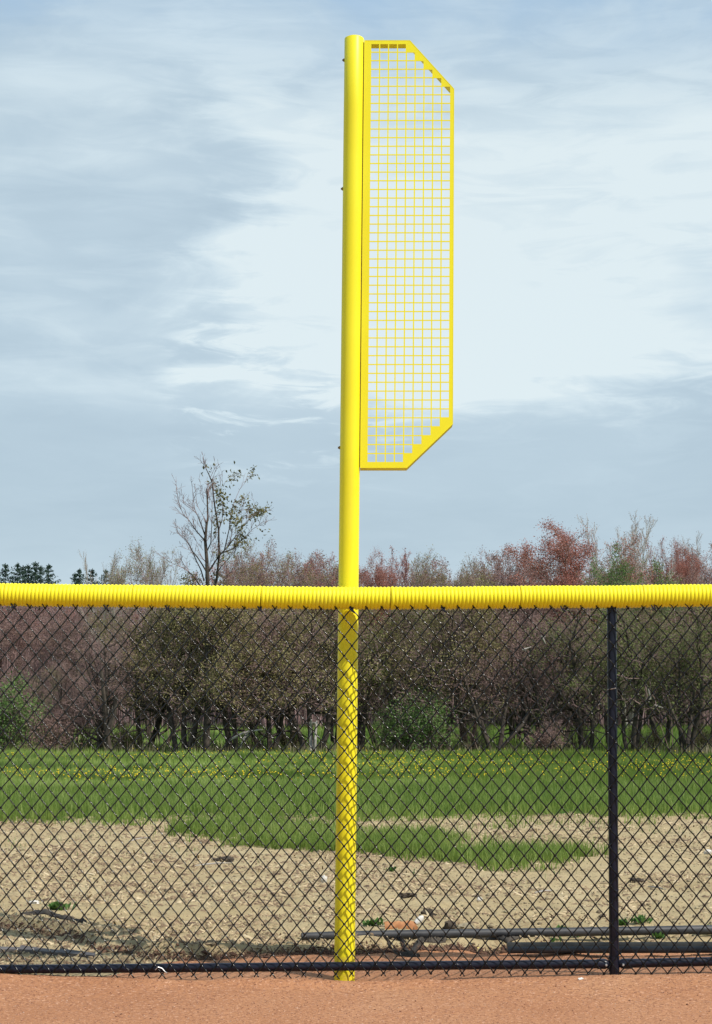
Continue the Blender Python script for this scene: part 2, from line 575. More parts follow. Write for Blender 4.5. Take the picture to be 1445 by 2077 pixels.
def blades(x, y, h, w, lean=0.5, seed=1, zoff=0.0):
    """bent grass blades: 5 vertices, 3 triangles each"""
    r = np.random.default_rng(seed)
    n = len(x)
    z = height(x, y) + zoff
    a = r.uniform(0, 2 * np.pi, n)
    la = r.uniform(0, 2 * np.pi, n)
    ln = np.abs(r.normal(0, lean, n)) * h
    wx, wy = np.cos(a) * w / 2, np.sin(a) * w / 2
    dx, dy = np.cos(la) * ln, np.sin(la) * ln
    V = np.zeros((n, 5, 3))
    V[:, 0] = np.stack([x - wx, y - wy, z - 0.01], -1)
    V[:, 1] = np.stack([x + wx, y + wy, z - 0.01], -1)
    V[:, 2] = np.stack([x - wx * .8 + dx * .35, y - wy * .8 + dy * .35, z + h * .55], -1)
    V[:, 3] = np.stack([x + wx * .8 + dx * .35, y + wy * .8 + dy * .35, z + h * .55], -1)
    V[:, 4] = np.stack([x + dx, y + dy, z + h], -1)
    b0 = (np.arange(n) * 5)[:, None]
    F = np.concatenate([b0 + np.array([[0, 1, 3]]), b0 + np.array([[0, 3, 2]]), b0 + np.array([[2, 3, 4]])])
    return V.reshape(-1, 3), F


def scatter(n, x0, x1, y0, y1, seed):
    r = np.random.default_rng(seed)
    return r.uniform(x0, x1, n), r.uniform(y0, y1, n), r


# tongue of grass on the bare soil (world polygon)
tongue_px = [(372, 1688), (430, 1668), (560, 1668), (640, 1682), (720, 1690), (900, 1694), (1040, 1707), (1130, 1727), (1215, 1746), (1150, 1757),
             (1000, 1760), (880, 1752), (760, 1742), (620, 1726), (480, 1716), (400, 1702)]
tongue = [(ground_pt(*p).x, ground_pt(*p).y) for p in tongue_px]
tx = [p[0] for p in tongue]; ty = [p[1] for p in tongue]
x, y, r = scatter(90000, min(tx) - .3, max(tx) + .3, min(ty) - .4, max(ty) + .4, 5)
jx, jy = x + .07 + 0.4 * fbm(x, y, 15, 2.5, 4, .8), y + 0.7 * fbm(x, y, 17, 1.5, 4, .7)
k = inpoly(jx, jy, tongue) & (r.random(len(x)) < np.clip(0.62 + 2.2 * fbm(x, y, 19, 2.0, 3) - 0.25 * np.clip(x - 1.2, 0, 1), 0.04, 1))
x, y = x[k], y[k]
h = np.clip(r.normal(0.10, 0.035, len(x)), 0.03, 0.2)
V1, F1 = blades(x, y, h, r.uniform(0.004, 0.008, len(x)), 0.45, 2)
o = link('grass_patch', np_mesh('grass_patch', V1, F1, M_GRASS))
tag(o, 'tongue of short bright grass running across the bare tan soil', 'grass', kind='stuff')

# meadow grass
parts = []
off = 0
for (n, y0, y1, hh, ww, sd) in ((75000, 9.2, 16.5, 0.13, 0.008, 11), (85000, 16.5, 24, 0.13, 0.012, 12), (70000, 24, 35, 0.12, 0.018, 13), (30000, 34, 72, 0.2, 0.04, 14)):
    r = np.random.default_rng(sd)
    y = r.uniform(y0, y1, n)
    x = r.uniform(-1, 1, n) * ((y + 8) * 0.25 + 1.6)
    edge = meadow_edge(x) + 1.2 * fbm(x, y, 23, 0.9, 4, .7) - 0.2
    # ragged, thinning towards the edge, plus one bare pocket
    p = np.clip((y - edge) / 1.9 + 0.2 + 1.5 * fbm(x, y, 27, 1.7, 3) * np.clip(1.6 - (y - edge) / 2.5, 0, 1), 0.0, 1)
    k = r.random(n) < p
    x, y = x[k], y[k]
    h = hh * np.clip((y - edge[k]) / 1.2 + .5, .45, 1) * np.clip(r.normal(1, .3, len(x)), .3, 2) * (1 + 0.9 * fbm(x, y, 25, .8, 3))
    Vb, Fb = blades(x, y, h, ww * r.uniform(.6, 1.3, len(x)), 0.4, sd, 0.01)
    parts.append((Vb, Fb + off)); off += len(Vb)
o = link('meadow_grass', np_mesh('meadow_grass', np.concatenate([p[0] for p in parts]), np.concatenate([p[1] for p in parts]), M_GRASS))
tag(o, 'tall green meadow grass between the bare soil and the trees', 'grass', kind='stuff')

# sparse green sprouts on the soil near the meadow edge
x, y, r = scatter(30000, -5, 5, 4.5, 12.5, 33)
den = np.clip(fbm(x, y, 35, 1.6, 4, .6) * 1.2 - 0.12, 0, 1) * np.clip((y - 4) / 6, 0.05, 1)
k = r.random(len(x)) < den
x, y = x[k], y[k]
Vb, Fb = blades(x, y, r.uniform(.02, .06, len(x)), r.uniform(.004, .007, len(x)), 0.8, 36)
o = link('grass_sprouts', np_mesh('grass_sprouts', Vb, Fb, M_WEED))
tag(o, 'sparse green sprouts coming up through the bare soil', 'grass', kind='stuff')

# dandelions
n = 4200
r = np.random.default_rng(44)
y = np.concatenate([r.normal(21.5, 2.6, n // 2), r.uniform(17, 33, n // 2)])
x = r.uniform(-1, 1, n) * ((y + 8) * 0.25 + 1.5)
den = np.clip(0.55 + 2.2 * fbm(x * 0.6, y, 45, .55, 3), 0.03, 1)
k = (r.random(n) < den) & (y > 17) & (y < 33.5)
x, y = x[k], y[k]
n = len(x)
hh = height(x, y) + r.uniform(.10, .19, n)
ang = np.arange(6) * np.pi / 3
rad = r.uniform(0.008, 0.016, n)
tilt = r.uniform(-.5, .5, (n, 2)) - np.array([0, 0.35])
V = np.zeros((n, 8, 3))
for i in range(6):
    cx, cy = np.cos(ang[i]) * rad, np.sin(ang[i]) * rad
    V[:, i] = np.stack([x + cx, y + cy, hh + cx * tilt[:, 0] - cy * tilt[:, 1]], -1)
V[:, 6] = np.stack([x, y, hh + .012], -1)
V[:, 7] = np.stack([x, y, hh - .016], -1)
b0 = (np.arange(n) * 8)[:, None]
F = np.concatenate([b0 + np.array([[i, (i + 1) % 6, 6]]) for i in range(6)] + [b0 + np.array([[(i + 1) % 6, i, 7]]) for i in range(6)])
o = link('dandelions', np_mesh('dandelions', V.reshape(-1, 3), F, M_PETAL))
tag(o, 'yellow dandelion flowers dotted in a band across the green meadow', 'flowers', kind='stuff')


# straw, chips and twigs lying on the soil
def flecks(x, y, L, w, hgt, seed, zoff=0.0, pitch=0.15):
    r = np.random.default_rng(seed)
    n = len(x)
    z = height(x, y) + zoff
    a = r.normal(0, 0.9, n)
    dx, dy, dz = np.cos(a) * L / 2, np.sin(a) * L / 2, r.normal(0, pitch, n) * L / 2
    px_, py_ = -np.sin(a) * w / 2, np.cos(a) * w / 2
    C = np.stack([x, y, z + hgt * .5], -1)
    D = np.stack([dx, dy, dz], -1)
    P = np.stack([px_, py_, np.zeros(n)], -1)
    Hh = np.zeros((n, 3)); Hh[:, 2] = hgt
    bend = np.stack([px_, py_, np.zeros(n)], -1) * r.uniform(-2, 2, n)[:, None]
    V = np.stack([C - D - P, C - D + P, C - D * .95 + Hh, C - P + bend, C + P + bend, C + Hh * 1.2 + bend, C + D - P * .6, C + D + P * .6, C + D * .95 + Hh * .7], 1)
    b0 = (np.arange(n) * 9)[:, None]
    F4 = np.concatenate([b0 + np.array([q]) for q in ([0, 3, 5, 2], [1, 2, 5, 4], [3, 6, 8, 5], [4, 5, 8, 7])])
    F3 = np.concatenate([b0 + np.array([q]) for q in ([0, 2, 1], [6, 7, 8])])
    return V.reshape(-1, 3), F4, F3


r = np.random.default_rng(50)
n = 80000
y = 0.3 + 11.5 * r.random(n) ** 1.25
x = r.uniform(-1, 1, n) * ((y + 8) * 0.24 + 1.2)
den = np.clip(0.38 + 1.5 * fbm(x, y, 53, 1.3, 4, .6), 0.06, 1)
ok = (y > clay_edge(x) + 0.02) & (r.random(n) < den)
x, y = x[ok], y[ok]
n = len(x)
L = np.clip(r.lognormal(-4.05, 0.65, n), 0.005, 0.15) * (1 + y / 14)
Vf, F4, F3 = flecks(x, y, L, np.clip(L * r.uniform(.08, .25, n), .003, .014), r.uniform(.003, .010, n), 54, pitch=0.35)
o = link('straw_litter', np_mesh('straw_litter', Vf, [F4, F3], M_STRAW))
tag(o, 'straw, bark chips and small twigs strewn over the bare soil', 'litter', kind='stuff')


def pebbles(n, x, y, rad, seed):
    r = np.random.default_rng(seed)
    base_v = np.array([(1, 0, 0), (-1, 0, 0), (0, 1, 0), (0, -1, 0), (0, 0, 1), (0, 0, -1)], float)
    tri = np.array([(0, 2, 4), (2, 1, 4), (1, 3, 4), (3, 0, 4), (2, 0, 5), (1, 2, 5), (3, 1, 5), (0, 3, 5)])
    V = base_v[None] * rad[:, None, None] * r.uniform(.5, 1.3, (n, 6, 1)) * np.array([1, 1, .6])
    V = V + r.normal(0, .2, (n, 6, 3)) * rad[:, None, None]
    V += np.stack([x, y, height(x, y) + rad * .15], -1)[:, None]
    F = ((np.arange(n) * 6)[:, None, None] + tri[None]).reshape(-1, 3)
    return V.reshape(-1, 3), F


r = np.random.default_rng(60)
n = 26000
y = r.uniform(-2.2, 1.0, n); x = r.uniform(-3, 3, n)
k = y < clay_edge(x)
x, y = x[k], y[k]
V_, F_ = pebbles(len(x), x, y, np.clip(r.lognormal(-6.0, .35, len(x)), .0014, .006), 61)
M_GRIT = leaf_mat('clay_grit', [(0.10, 0.045, 0.03), (0.27, 0.12, 0.07), (0.42, 0.20, 0.12), (0.58, 0.44, 0.34)], 20, 0, .9)
o = link('clay_grit', np_mesh('clay_grit', V_, F_, M_GRIT))
tag(o, 'fine grit and crumbs on the orange clay in front of the fence', 'grit', kind='stuff')
n = 9000
y = 0.5 + 10 * r.random(n) ** 1.3; x = r.uniform(-1, 1, n) * ((y + 8) * 0.24 + 1)
k = y > clay_edge(x)
x, y = x[k], y[k]
V_, F_ = pebbles(len(x), x, y, np.clip(r.lognormal(-4.9, .5, len(x)), .003, .028), 62)
M_CRUMB = leaf_mat('soil_crumb', [(0.08, 0.06, 0.04), (0.20, 0.155, 0.10), (0.31, 0.26, 0.16), (0.38, 0.33, 0.22)], 5, 0, .95)
o = link('soil_crumbs', np_mesh('soil_crumbs', V_, F_, M_CRUMB))
tag(o, 'crumbs and small clods of tan soil on the bare ground', 'soil', kind='stuff')

M_DARKSOIL = leaf_mat('dark_soil', [(0.042, 0.022, 0.016), (0.090, 0.048, 0.034), (0.156, 0.090, 0.060), (0.264, 0.160, 0.100)], 5, 0, .95)  # darker brown for the crumbs and fibres along the low step
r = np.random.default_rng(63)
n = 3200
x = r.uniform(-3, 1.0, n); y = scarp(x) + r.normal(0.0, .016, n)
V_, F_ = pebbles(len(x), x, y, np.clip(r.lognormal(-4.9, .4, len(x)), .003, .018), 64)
o = link('dark_soil_crumbs', np_mesh('dark_soil_crumbs', V_, F_, M_DARKSOIL))
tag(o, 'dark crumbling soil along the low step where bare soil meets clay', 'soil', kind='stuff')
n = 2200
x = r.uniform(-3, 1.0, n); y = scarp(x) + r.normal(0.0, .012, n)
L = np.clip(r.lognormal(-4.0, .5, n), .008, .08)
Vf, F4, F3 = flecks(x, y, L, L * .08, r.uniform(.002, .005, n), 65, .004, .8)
o = link('root_mat', np_mesh('root_mat', Vf, [F4, F3], M_DARKSOIL))
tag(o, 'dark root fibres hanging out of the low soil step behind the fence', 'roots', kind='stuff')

# ------------------------------------------------------------------ foul pole
PY = 0.136
PR = 0.0485
pole = empty('foul_pole', (at(699, 1986, PY).x, PY, 0))
tag(pole, 'tall bright yellow foul pole with a perforated wing panel behind the fence', 'foul pole')
ptop = at(719, 78, PY)
pbx = pole.location.x
lean = (ptop.x - pbx) / ptop.z
H = ptop.z
mb = MB()
prof = [(-0.3, PR)] + [(z, PR) for z in np.linspace(0.0, H - 0.004, 14)] + [(H - 0.001, PR - .002), (H, PR - 0.006)]
mb.tube([(z * lean, 0, z) for z, _ in prof], [q for _, q in prof], 64)
mb.build('pole', M_PAINT, pole, True)
mb = MB()
mb.tube([(H * lean, 0, H - .002), (H * lean, 0, H + .004), (H * lean, 0, H + .006)], [PR - .010, PR - .010, PR - .016], 48)
mb.build('pole_cap', M_PAINT, pole, True)
for py_ in (122, 383, 908):
    z = at(700, py_, PY).z
    mb = MB()
    x0 = z * lean - PR
    mb.tube([(x0 + .004, 0, z), (x0 - .005, 0, z)], .0085, 6)
    mb.tube([(x0 - .004, 0, z), (x0 - .010, 0, z)], .005, 8)
    mb.build('bolt', M_RUST, pole, True)

# wing panel, in its own leaning frame: local x to the right of the pole axis, z up
wing = empty('wing_panel')
COL.objects.unlink(wing)
bpy.data.objects.remove(wing)


def wl(px, py):                       # panel-local coordinates of an image point on the panel's plane
    p = at(px, py, PY - 0.022)
    return (p.x - pbx - p.z * lean, p.z)


xL = PR + 0.0012
zt = wl(780, 81.5)[1]
zb = wl(780, 949)[1]
xR = (wl(923, 200)[0] + wl(918, 850)[0]) / 2
zc1 = wl(924, 180)[1]; xc1 = wl(832, 82)[0]
zc2 = wl(919, 860)[1]; xc2 = wl(826, 949)[0]
# square holes
c0 = (wl(762, 97)[0] + wl(753.5, 929)[0]) / 2            # centre of first column
c8 = (wl(905, 300)[0] + wl(903, 830)[0]) / 2
pitch_x = (c8 - c0) / 8
z_top = wl(790, 97)[1]; z_bot = wl(780, 929)[1]
nrow = int(round((z_top - z_bot) / pitch_x)) + 1
pitch_z = (z_top - z_bot) / (nrow - 1)
hw, hz = pitch_x / 2 - 0.0031, pitch_z / 2 - 0.0028
outline = [(xL, zb), (xc2, zb), (xR, zc2), (xR, zc1), (xc1, zt), (xL, zt)]
holes = set()
for rr in range(nrow):
    m_ = min(rr, nrow - 1 - rr)
    for cc in range(min(9, 4 + m_)):
        holes.add((rr, cc))


# build the plate as a shapely-free cell grid, clipped to the outline
def clip_poly(poly, a, b_):
    out = []
    nx_, nz_ = -(b_[1] - a[1]), b_[0] - a[0]      # inside = left of a->b
    f = lambda p: (p[0] - a[0]) * nx_ + (p[1] - a[1]) * nz_
    for i in range(len(poly)):
        p, q = poly[i], poly[(i + 1) % len(poly)]
        fp, fq = f(p), f(q)
        if fp >= 0:
            out.append(p)
        if (fp > 0 > fq) or (fp < 0 < fq):
            tt = fp / (fp - fq)
            out.append((p[0] + (q[0] - p[0]) * tt, p[1] + (q[1] - p[1]) * tt))
    return out


gx = [xL]
for cc in range(9):
    gx += [c0 + cc * pitch_x - hw, c0 + cc * pitch_x + hw]
gx.append(xR)
gz = [zt]
for rr in range(nrow):
    gz += [z_top - rr * pitch_z + hz, z_top - rr * pitch_z - hz]
gz.append(zb)
YF, YB = -0.022, -0.019
vmap = {}
PV, PF = [], []


def pv(x, y, z):
    k_ = (round(x, 5), y, round(z, 5))
    if k_ not in vmap:
        vmap[k_] = len(PV)
        PV.append((x, y, z))
    return vmap[k_]


for i in range(len(gx) - 1):
    for j in range(len(gz) - 1):
        if i % 2 == 1 and j % 2 == 1 and ((j - 1) // 2, (i - 1) // 2) in holes:
            a, b_, c_, d_ = (gx[i], gz[j]), (gx[i + 1], gz[j]), (gx[i + 1], gz[j + 1]), (gx[i], gz[j + 1])
            for (p, q) in ((a, b_), (b_, c_), (c_, d_), (d_, a)):
                PF.append((pv(p[0], YF, p[1]), pv(q[0], YF, q[1]), pv(q[0], YB, q[1]), pv(p[0], YB, p[1])))
            continue
        poly = [(gx[i], gz[j + 1]), (gx[i + 1], gz[j + 1]), (gx[i + 1], gz[j]), (gx[i], gz[j])]
        for e in ((1, 2), (3, 4)):
            poly = clip_poly(poly, outline[e[0]], outline[e[1]]) if poly else poly
        if len(poly) >= 3:
            PF.append(tuple(pv(p[0], YF, p[1]) for p in poly))
            PF.append(tuple(pv(p[0], YB, p[1]) for p in reversed(poly)))
PVs = [(x + z * lean, y, z) for x, y, z in PV]
me = bpy.data.meshes.new('perforated_panel')
me.from_pydata(PVs, [], PF)
me.materials.append(M_PAINT)
me.update()
panel = link('wing_panel', me, pole)
# folded rim round the plate's edge, 7 cm deep
mb = MB()
FD = 0.10
n_ = len(outline)
cxm, czm = sum(p[0] for p in outline) / n_, sum(p[1] for p in outline) / n_
inner = []
for i in range(n_):
    p0, p1, p2 = outline[i - 1], outline[i], outline[(i + 1) % n_]
    d1 = Vector((p1[0] - p0[0], p1[1] - p0[1])).normalized(); d2 = Vector((p2[0] - p1[0], p2[1] - p1[1])).normalized()
    n1, n2 = Vector((-d1.y, d1.x)), Vector((-d2.y, d2.x))
    bis = (n1 + n2).normalized()
    sc_ = 0.003 / max(0.3, bis.dot(n1))
    inner.append((p1[0] + bis.x * sc_, p1[1] + bis.y * sc_))
for i in range(n_):
    j = (i + 1) % n_
    o1, o2, i1, i2 = outline[i], outline[j], inner[i], inner[j]
    q = [(o1, YF - .0005), (o2, YF - .0005), (o2, YF + FD), (o1, YF + FD), (i1, YF - .0005), (i2, YF - .0005), (i2, YF + FD), (i1, YF + FD)]
    mb.add([(p[0] + p[1] * lean, yy, p[1]) for p, yy in q],
           [(0, 1, 2, 3), (4, 7, 6, 5), (3, 2, 6, 7), (0, 4, 5, 1)])
mb.build('panel_rim', M_PAINT, panel)

mb = MB()
mb.add([(x + z * lean, y, z) for z in (zb + .01, zt - .01) for x, y in ((PR - .012, -.017), (PR + .010, -.017), (PR + .010, .02), (PR - .012, .02))],
       [(0, 3, 2, 1), (4, 5, 6, 7), (0, 1, 5, 4), (1, 2, 6, 5), (2, 3, 7, 6), (3, 0, 4, 7)])
mb.build('mounting_strip', M_RUST, pole)

# ------------------------------------------------------------------ chain link fence
fence = empty('chain_link_fence', (0, 0, 0))
tag(fence, 'black chain link fence with a yellow corrugated safety cap along its top', 'fence')
cap_px = [(-1300, 1212), (-800, 1200), (-400, 1203), (-100, 1203), (0, 1206), (150, 1208), (325, 1209.5), (500, 1211.5), (700, 1213.5), (900, 1213), (1120, 1210.5),
          (1190, 1210.5), (1240, 1211.5), (1290, 1209.5), (1350, 1208), (1445, 1208), (1800, 1205), (2300, 1209), (2900, 1205)]
cap_pts = [at(px, py, 0) for px, py in cap_px]
cpx = np.array([p.x for p in cap_pts]); cpz = np.array([p.z for p in cap_pts])


def cap_z(x):
    a = [np.interp(x + d, cpx, cpz) for d in (-0.12, -0.06, 0, 0.06, 0.12)]
    return sum(a) / 5


# black tube inside the cap, then the cap in moulded sections
X0, X1 = -4.4, 4.4
mb = MB()
xx = np.arange(X0, X1 + .01, 0.15)
mb.tube([(x_, 0, cap_z(x_)) for x_ in xx], 0.0215, 14)
mb.build('top_rail', M_BLACK, fence, True)
seams = [at(px, 1210, 0).x for px in (271, 531, 792, 1054, 1302)]
sl = 0.6045
edges = list(seams)
while edges[0] > X0:
    edges.insert(0, edges[0] - sl)
while edges[-1] < X1:
    edges.append(edges[-1] + sl)
RIB = 0.01825
for e in range(len(edges) - 1):
    a, b_ = edges[e] + .0006, edges[e + 1] - .0006
    nr = int(round((b_ - a) / RIB))
    q = (b_ - a) / nr
    prof = []
    rj = np.random.default_rng(100 + e)
    for i in range(nr):
        s0 = a + i * q
        jr = rj.normal(0, .0004)
        for (fx, rr_) in ((0.0, .0490), (0.10, .0515), (0.22, .0538), (0.42, .0546), (0.60, .0543), (0.78, .0530), (0.90, .0510)):
            prof.append((s0 + fx * q, rr_ + jr))
    prof.append((b_, .0490))
    prof = [(a, .030)] + prof + [(b_, .030)]
    sd = 40
    xa = np.array([p[0] for p in prof]); ra = np.array([p[1] for p in prof])
    za = cap_z(xa)
    ang = np.arange(sd) * 2 * np.pi / sd
    slope = np.gradient(za, xa + np.arange(len(xa)) * 1e-9) * 0
    # ribs lean a little, as the pipe twists along the rail
    twist = 0.05 * math.sin(e * 1.3)
    Vx = xa[:, None] + np.cos(ang)[None] * ra[:, None] * (0.03 + twist * .5) + np.sin(ang)[None] * ra[:, None] * twist
    Vx[0] = xa[0] + Vx[1] - xa[1]; Vx[-1] = xa[-1] + Vx[-2] - xa[-2]
    Vy = np.sin(ang)[None] * ra[:, None]
    Vz = za[:, None] + np.cos(ang)[None] * ra[:, None]
    Vc = np.stack([Vx, Vy, Vz], -1).reshape(-1, 3)
    i_ = np.arange(len(prof) - 1)[:, None]; k_ = np.arange(sd)[None]
    F = np.stack([i_ * sd + k_, (i_ + 1) * sd + k_, (i_ + 1) * sd + (k_ + 1) % sd, i_ * sd + (k_ + 1) % sd], -1).reshape(-1, 4)
    F = F[:, ::-1]
    link('cap_section', np_mesh('cap_section', Vc, F, M_CAP, smooth=True), fence)
for e in range(1, len(edges) - 1):
    mb = MB()
    x_ = edges[e]
    mb.tube([(x_ - .0012, 0, cap_z(x_)), (x_ + .0012, 0, cap_z(x_))], .0517, 40)
    mb.build('cap_seam', M_SEAM, fence, True)

# bottom rail and line posts
rail_px = [(-1300, 1972), (-400, 1968), (0, 1966), (325, 1963.5), (500, 1962), (699, 1960), (1000, 1957), (1238, 1955), (1445, 1950), (2000, 1944), (2900, 1940)]
rp = [at(px, py, 0.0) for px, py in rail_px]
rx = np.array([p.x for p in rp]); rz_ = np.array([p.z for p in rp])


def rail_z(x):
    return np.interp(x, rx, rz_)


post_x = [at(1246, 1975, 0.0).x]
posts = [post_x[0] - 3.05 + 0.0, post_x[0], post_x[0] + 3.05]
bounds = [X0] + posts + [X1]
for i in range(len(bounds) - 1):
    a, b_ = bounds[i] + (0.022 if i else 0), bounds[i + 1] - (0.022 if i < len(bounds) - 2 else 0)
    mb = MB()
    xx = np.linspace(a + 0.02, b_ - 0.02, 14)
    mb.tube([(x_, 0.0, rail_z(x_)) for x_ in xx], 0.0205, 20)
    rail = mb.build('bottom_rail', M_BLACK, fence, True)
    for side, x_ in ((1, a), (-1, b_)):
        if abs(x_) > 4.3:
            continue
        mb = MB()      # pressed rail-end cup
        mb.tube([(x_, 0, rail_z(x_)), (x_ + side * .010, 0, rail_z(x_)), (x_ + side * .020, 0, rail_z(x_)), (x_ + side * .055, 0, rail_z(x_))], [.014, .020, .0235, .0235], 20)
        cup = mb.build('rail_end_cup', M_BLACK, rail, True)
        mb = MB()
        xb = x_ + side * .017
        mb.tube([(xb, -.018, rail_z(x_) - .002), (xb, -.026, rail_z(x_) - .002), (xb, -.031, rail_z(x_) - .002)], [.0068, .0068, .004], 8)
        mb.build('bolt', M_ZINC, rail, True)
for x_ in posts:
    zt_ = cap_z(x_)
    tx_ = (at(1241, 1240, 0).x - post_x[0]) / at(1241, 1240, 0).z
    zz = np.linspace(-0.35, zt_ - .02, 6)
    mb = MB()
    mb.tube([(x_ + tx_ * z, 0.0, z) for z in zz], 0.0225, 24)
    post = mb.build('line_post', M_BLACK, fence, True)
    mb = MB()
    z = rail_z(x_)
    mb.tube([(x_, 0, z - .032), (x_, 0, z + .034)], 0.0256, 24)
    mb.build('brace_band', M_BLACK, post, True)
    for zz_ in (at(1238, 1397, 0).z, 0.9, 0.42):
        mb = MB()
        mb.tube([(x_ + tx_ * zz_ + .0235 * math.sin(a), -.0235 * math.cos(a) - .001, zz_ + .004 * math.sin(a)) for a in np.linspace(-1.2, 2.2, 10)], .0018, 6)
        mb.build('tie_wire', M_ZINC if zz_ > 1.2 and x_ == post_x[0] else M_BLACK, post, True)

# the woven wire
PX = 0.0723            # diamond width
PZ = at(700, 1300, -.026).z - at(700, 1338.3, -.026).z
ncol0, ncol1 = int(X0 / (PX / 2)), int(X1 / (PX / 2))
x_ref = at(580 + 690 / 5.16, 1234, -.026).x      # a node column
z_ref = at(700, 1160 + 577 / 5.16, -.026).z
z_lo = at(700, 1987, -.026).z
WV, WF, woff = [], [], 0
sides = 5
o_ = 0.0042
for c_ in range(ncol0, ncol1):
    xl = x_ref + c_ * PX / 2
    xr = xl + PX / 2
    # this wire bends left at zl + j*PZ, right at zl + PZ/2 + j*PZ
    zl = z_ref + (c_ % 2) * PZ / 2
    pts = []
    jl = int(math.floor((z_lo - 0.05 - zl) / PZ)); jh = int(math.ceil((1.86 - zl) / PZ))
    for j in range(jl, jh):
        z0 = zl + j * PZ
        # left bend (goes back to front), rising "/" behind, right bend, then falling... walked upwards
        for (fx, fz, fy) in ((-o_, 0.0, 0.0), (0.0035, 0.045, 0.0055), (0.30, 0.155, 0.0020), (0.70, 0.345, 0.0020), (0.9965, 0.455, 0.0055)):
            if fx == -o_:
                pts.append((xl - o_, fy, z0))
            elif fx == 0.0035:
                pts.append((xl + .0035, fy, z0 + fz * PZ))
            elif fx == 0.9965:
                pts.append((xr - .0035, fy, z0 + fz * PZ))
            else:
                pts.append((xl + fx * (PX / 2), fy, z0 + fz * PZ))
        for (fx, fz, fy) in ((o_, 0.5, -.001), (0.9965, 0.545, -.0080), (0.70, 0.665, -.0049), (0.50, 0.75, -.0032), (0.28, 0.845, -.0022), (0.0035, 0.955, -.0030)):
            if fx == o_:
                pts.append((xr + o_, fy, z0 + .5 * PZ))
            elif fx == 0.9965:
                pts.append((xr - .0035, fy, z0 + fz * PZ))
            elif fx == 0.0035:
                pts.append((xl + .0035, fy, z0 + fz * PZ))
            else:
                pts.append((xl + fx * (PX / 2), fy, z0 + fz * PZ))
    P = np.array(pts)
    zmin = rail_z(xl) - 0.047 + 0.004 * math.sin(c_ * 7.1)
    P = P[(P[:, 2] > zmin) & (P[:, 2] < cap_z(xl) - 0.005)]
    # slack in the fabric
    P[:, 0] += 0.0030 * np.sin(P[:, 2] * 2.1 + P[:, 0] * 1.1) + 0.0016 * np.sin(P[:, 2] * 9 + P[:, 0] * 5)
    P[:, 2] += 0.0030 * np.sin(P[:, 0] * 2.7) + 0.0014 * np.sin(P[:, 0] * 11 + P[:, 2] * 4) + 0.0011 * np.sin(P[:, 0] * 31 + P[:, 2] * 17)
    P[:, 1] += -0.026 + 0.004 * np.sin(P[:, 0] * 1.9 + 1) * np.sin(P[:, 2] * 2.2) + 0.0015 * np.sin(P[:, 0] * 9 + P[:, 2] * 5)
    T = np.gradient(P, axis=0)
    T /= np.linalg.norm(T, axis=1)[:, None]
    A = np.cross(T, np.array([0, 1.0, 0])); A /= np.linalg.norm(A, axis=1)[:, None]
    B = np.cross(T, A)
    a5 = np.arange(sides) * 2 * np.pi / sides
    ring = P[:, None] + 0.0030 * (A[:, None] * np.cos(a5)[None, :, None] + B[:, None] * np.sin(a5)[None, :, None])
    n_ = len(P)
    i_ = np.arange(n_ - 1)[:, None]; k_ = np.arange(sides)[None]
    F = np.stack([i_ * sides + k_, i_ * sides + (k_ + 1) % sides, (i_ + 1) * sides + (k_ + 1) % sides, (i_ + 1) * sides + k_], -1).reshape(-1, 4)
    WV.append(ring.reshape(-1, 3)); WF.append(F + woff); woff += n_ * sides
fab = link('wire_mesh', np_mesh('wire_mesh', np.concatenate(WV), np.concatenate(WF), M_WIRE, smooth=True), fence)
fab['kind'] = 'stuff'

# twisted ties under the cap and one pale tie on the bottom rail
for px in (-160, 28, 216, 341, 528, 714, 900, 1142, 1326, 1520):
    p = at(px, 1236, -.03)
    zc = cap_z(p.x)
    mb = MB()
    mb.tube([(p.x - .012, -.034, zc - .045), (p.x - .003, -.036, zc - .058), (p.x + .006, -.034, zc - .066), (p.x + .014, -.030, zc - .072)], [.0028, .0042, .0040, .0022], 7)
    mb.tube([(p.x - .006, -.038, zc - .066), (p.x + .004, -.036, zc - .056), (p.x + .006, -.030, zc - .044)], [.002, .0035, .003], 6)
    mb.build('tie_wire', M_BLACK, fence, True)
for (px, mt, sc_) in ((325, M_ZINC, 1.0), (930, M_BLACK, .7)):
    p = at(px, 1958, -.03)
    mb = MB()
    z = rail_z(p.x)
    mb.tube([(p.x - .022 * sc_, -.030, z - .004), (p.x - .008 * sc_, -.036, z + .010), (p.x + .010, -.034, z + .004), (p.x + .024 * sc_, -.032, z - .012), (p.x + .034 * sc_, -.036, z - .016)], .0021, 6)
    mb.build('tie_wire', mt, fence, True)

# ------------------------------------------------------------------ things lying behind the fence


def lie(px, py):
    """a point of the terrain seen at this place of the photograph"""
    d = ray(px, py)
    tt = (0 - CAM.z) / d.z
    for _ in range(12):
        p = CAM + d * tt
        tt = (float(height(p.x, p.y)) - CAM.z) / d.z
    return CAM + d * tt


a_, b_ = lie(612, 1908), lie(1470, 1903)
b2 = a_ + (b_ - a_) * 1.9
mb = MB()
pp = [a_ + (b2 - a_) * s_ for s_ in np.linspace(0, 1, 26)]
zp0, zp1 = float(height(pp[1].x, pp[1].y)) + .020, float(height(b_.x, b_.y)) + .024
mb.tube([(p.x, p.y + .006 * math.sin(i * .5), zp0 + (zp1 - zp0) * i / 25) for i, p in enumerate(pp)], [0.019] + [0.0235] * 25, 20)
o = mb.build('drain_pipe', M_PIPE, None, True)
tag(o, 'long black plastic pipe lying on the soil behind the foul pole and the post', 'pipe')
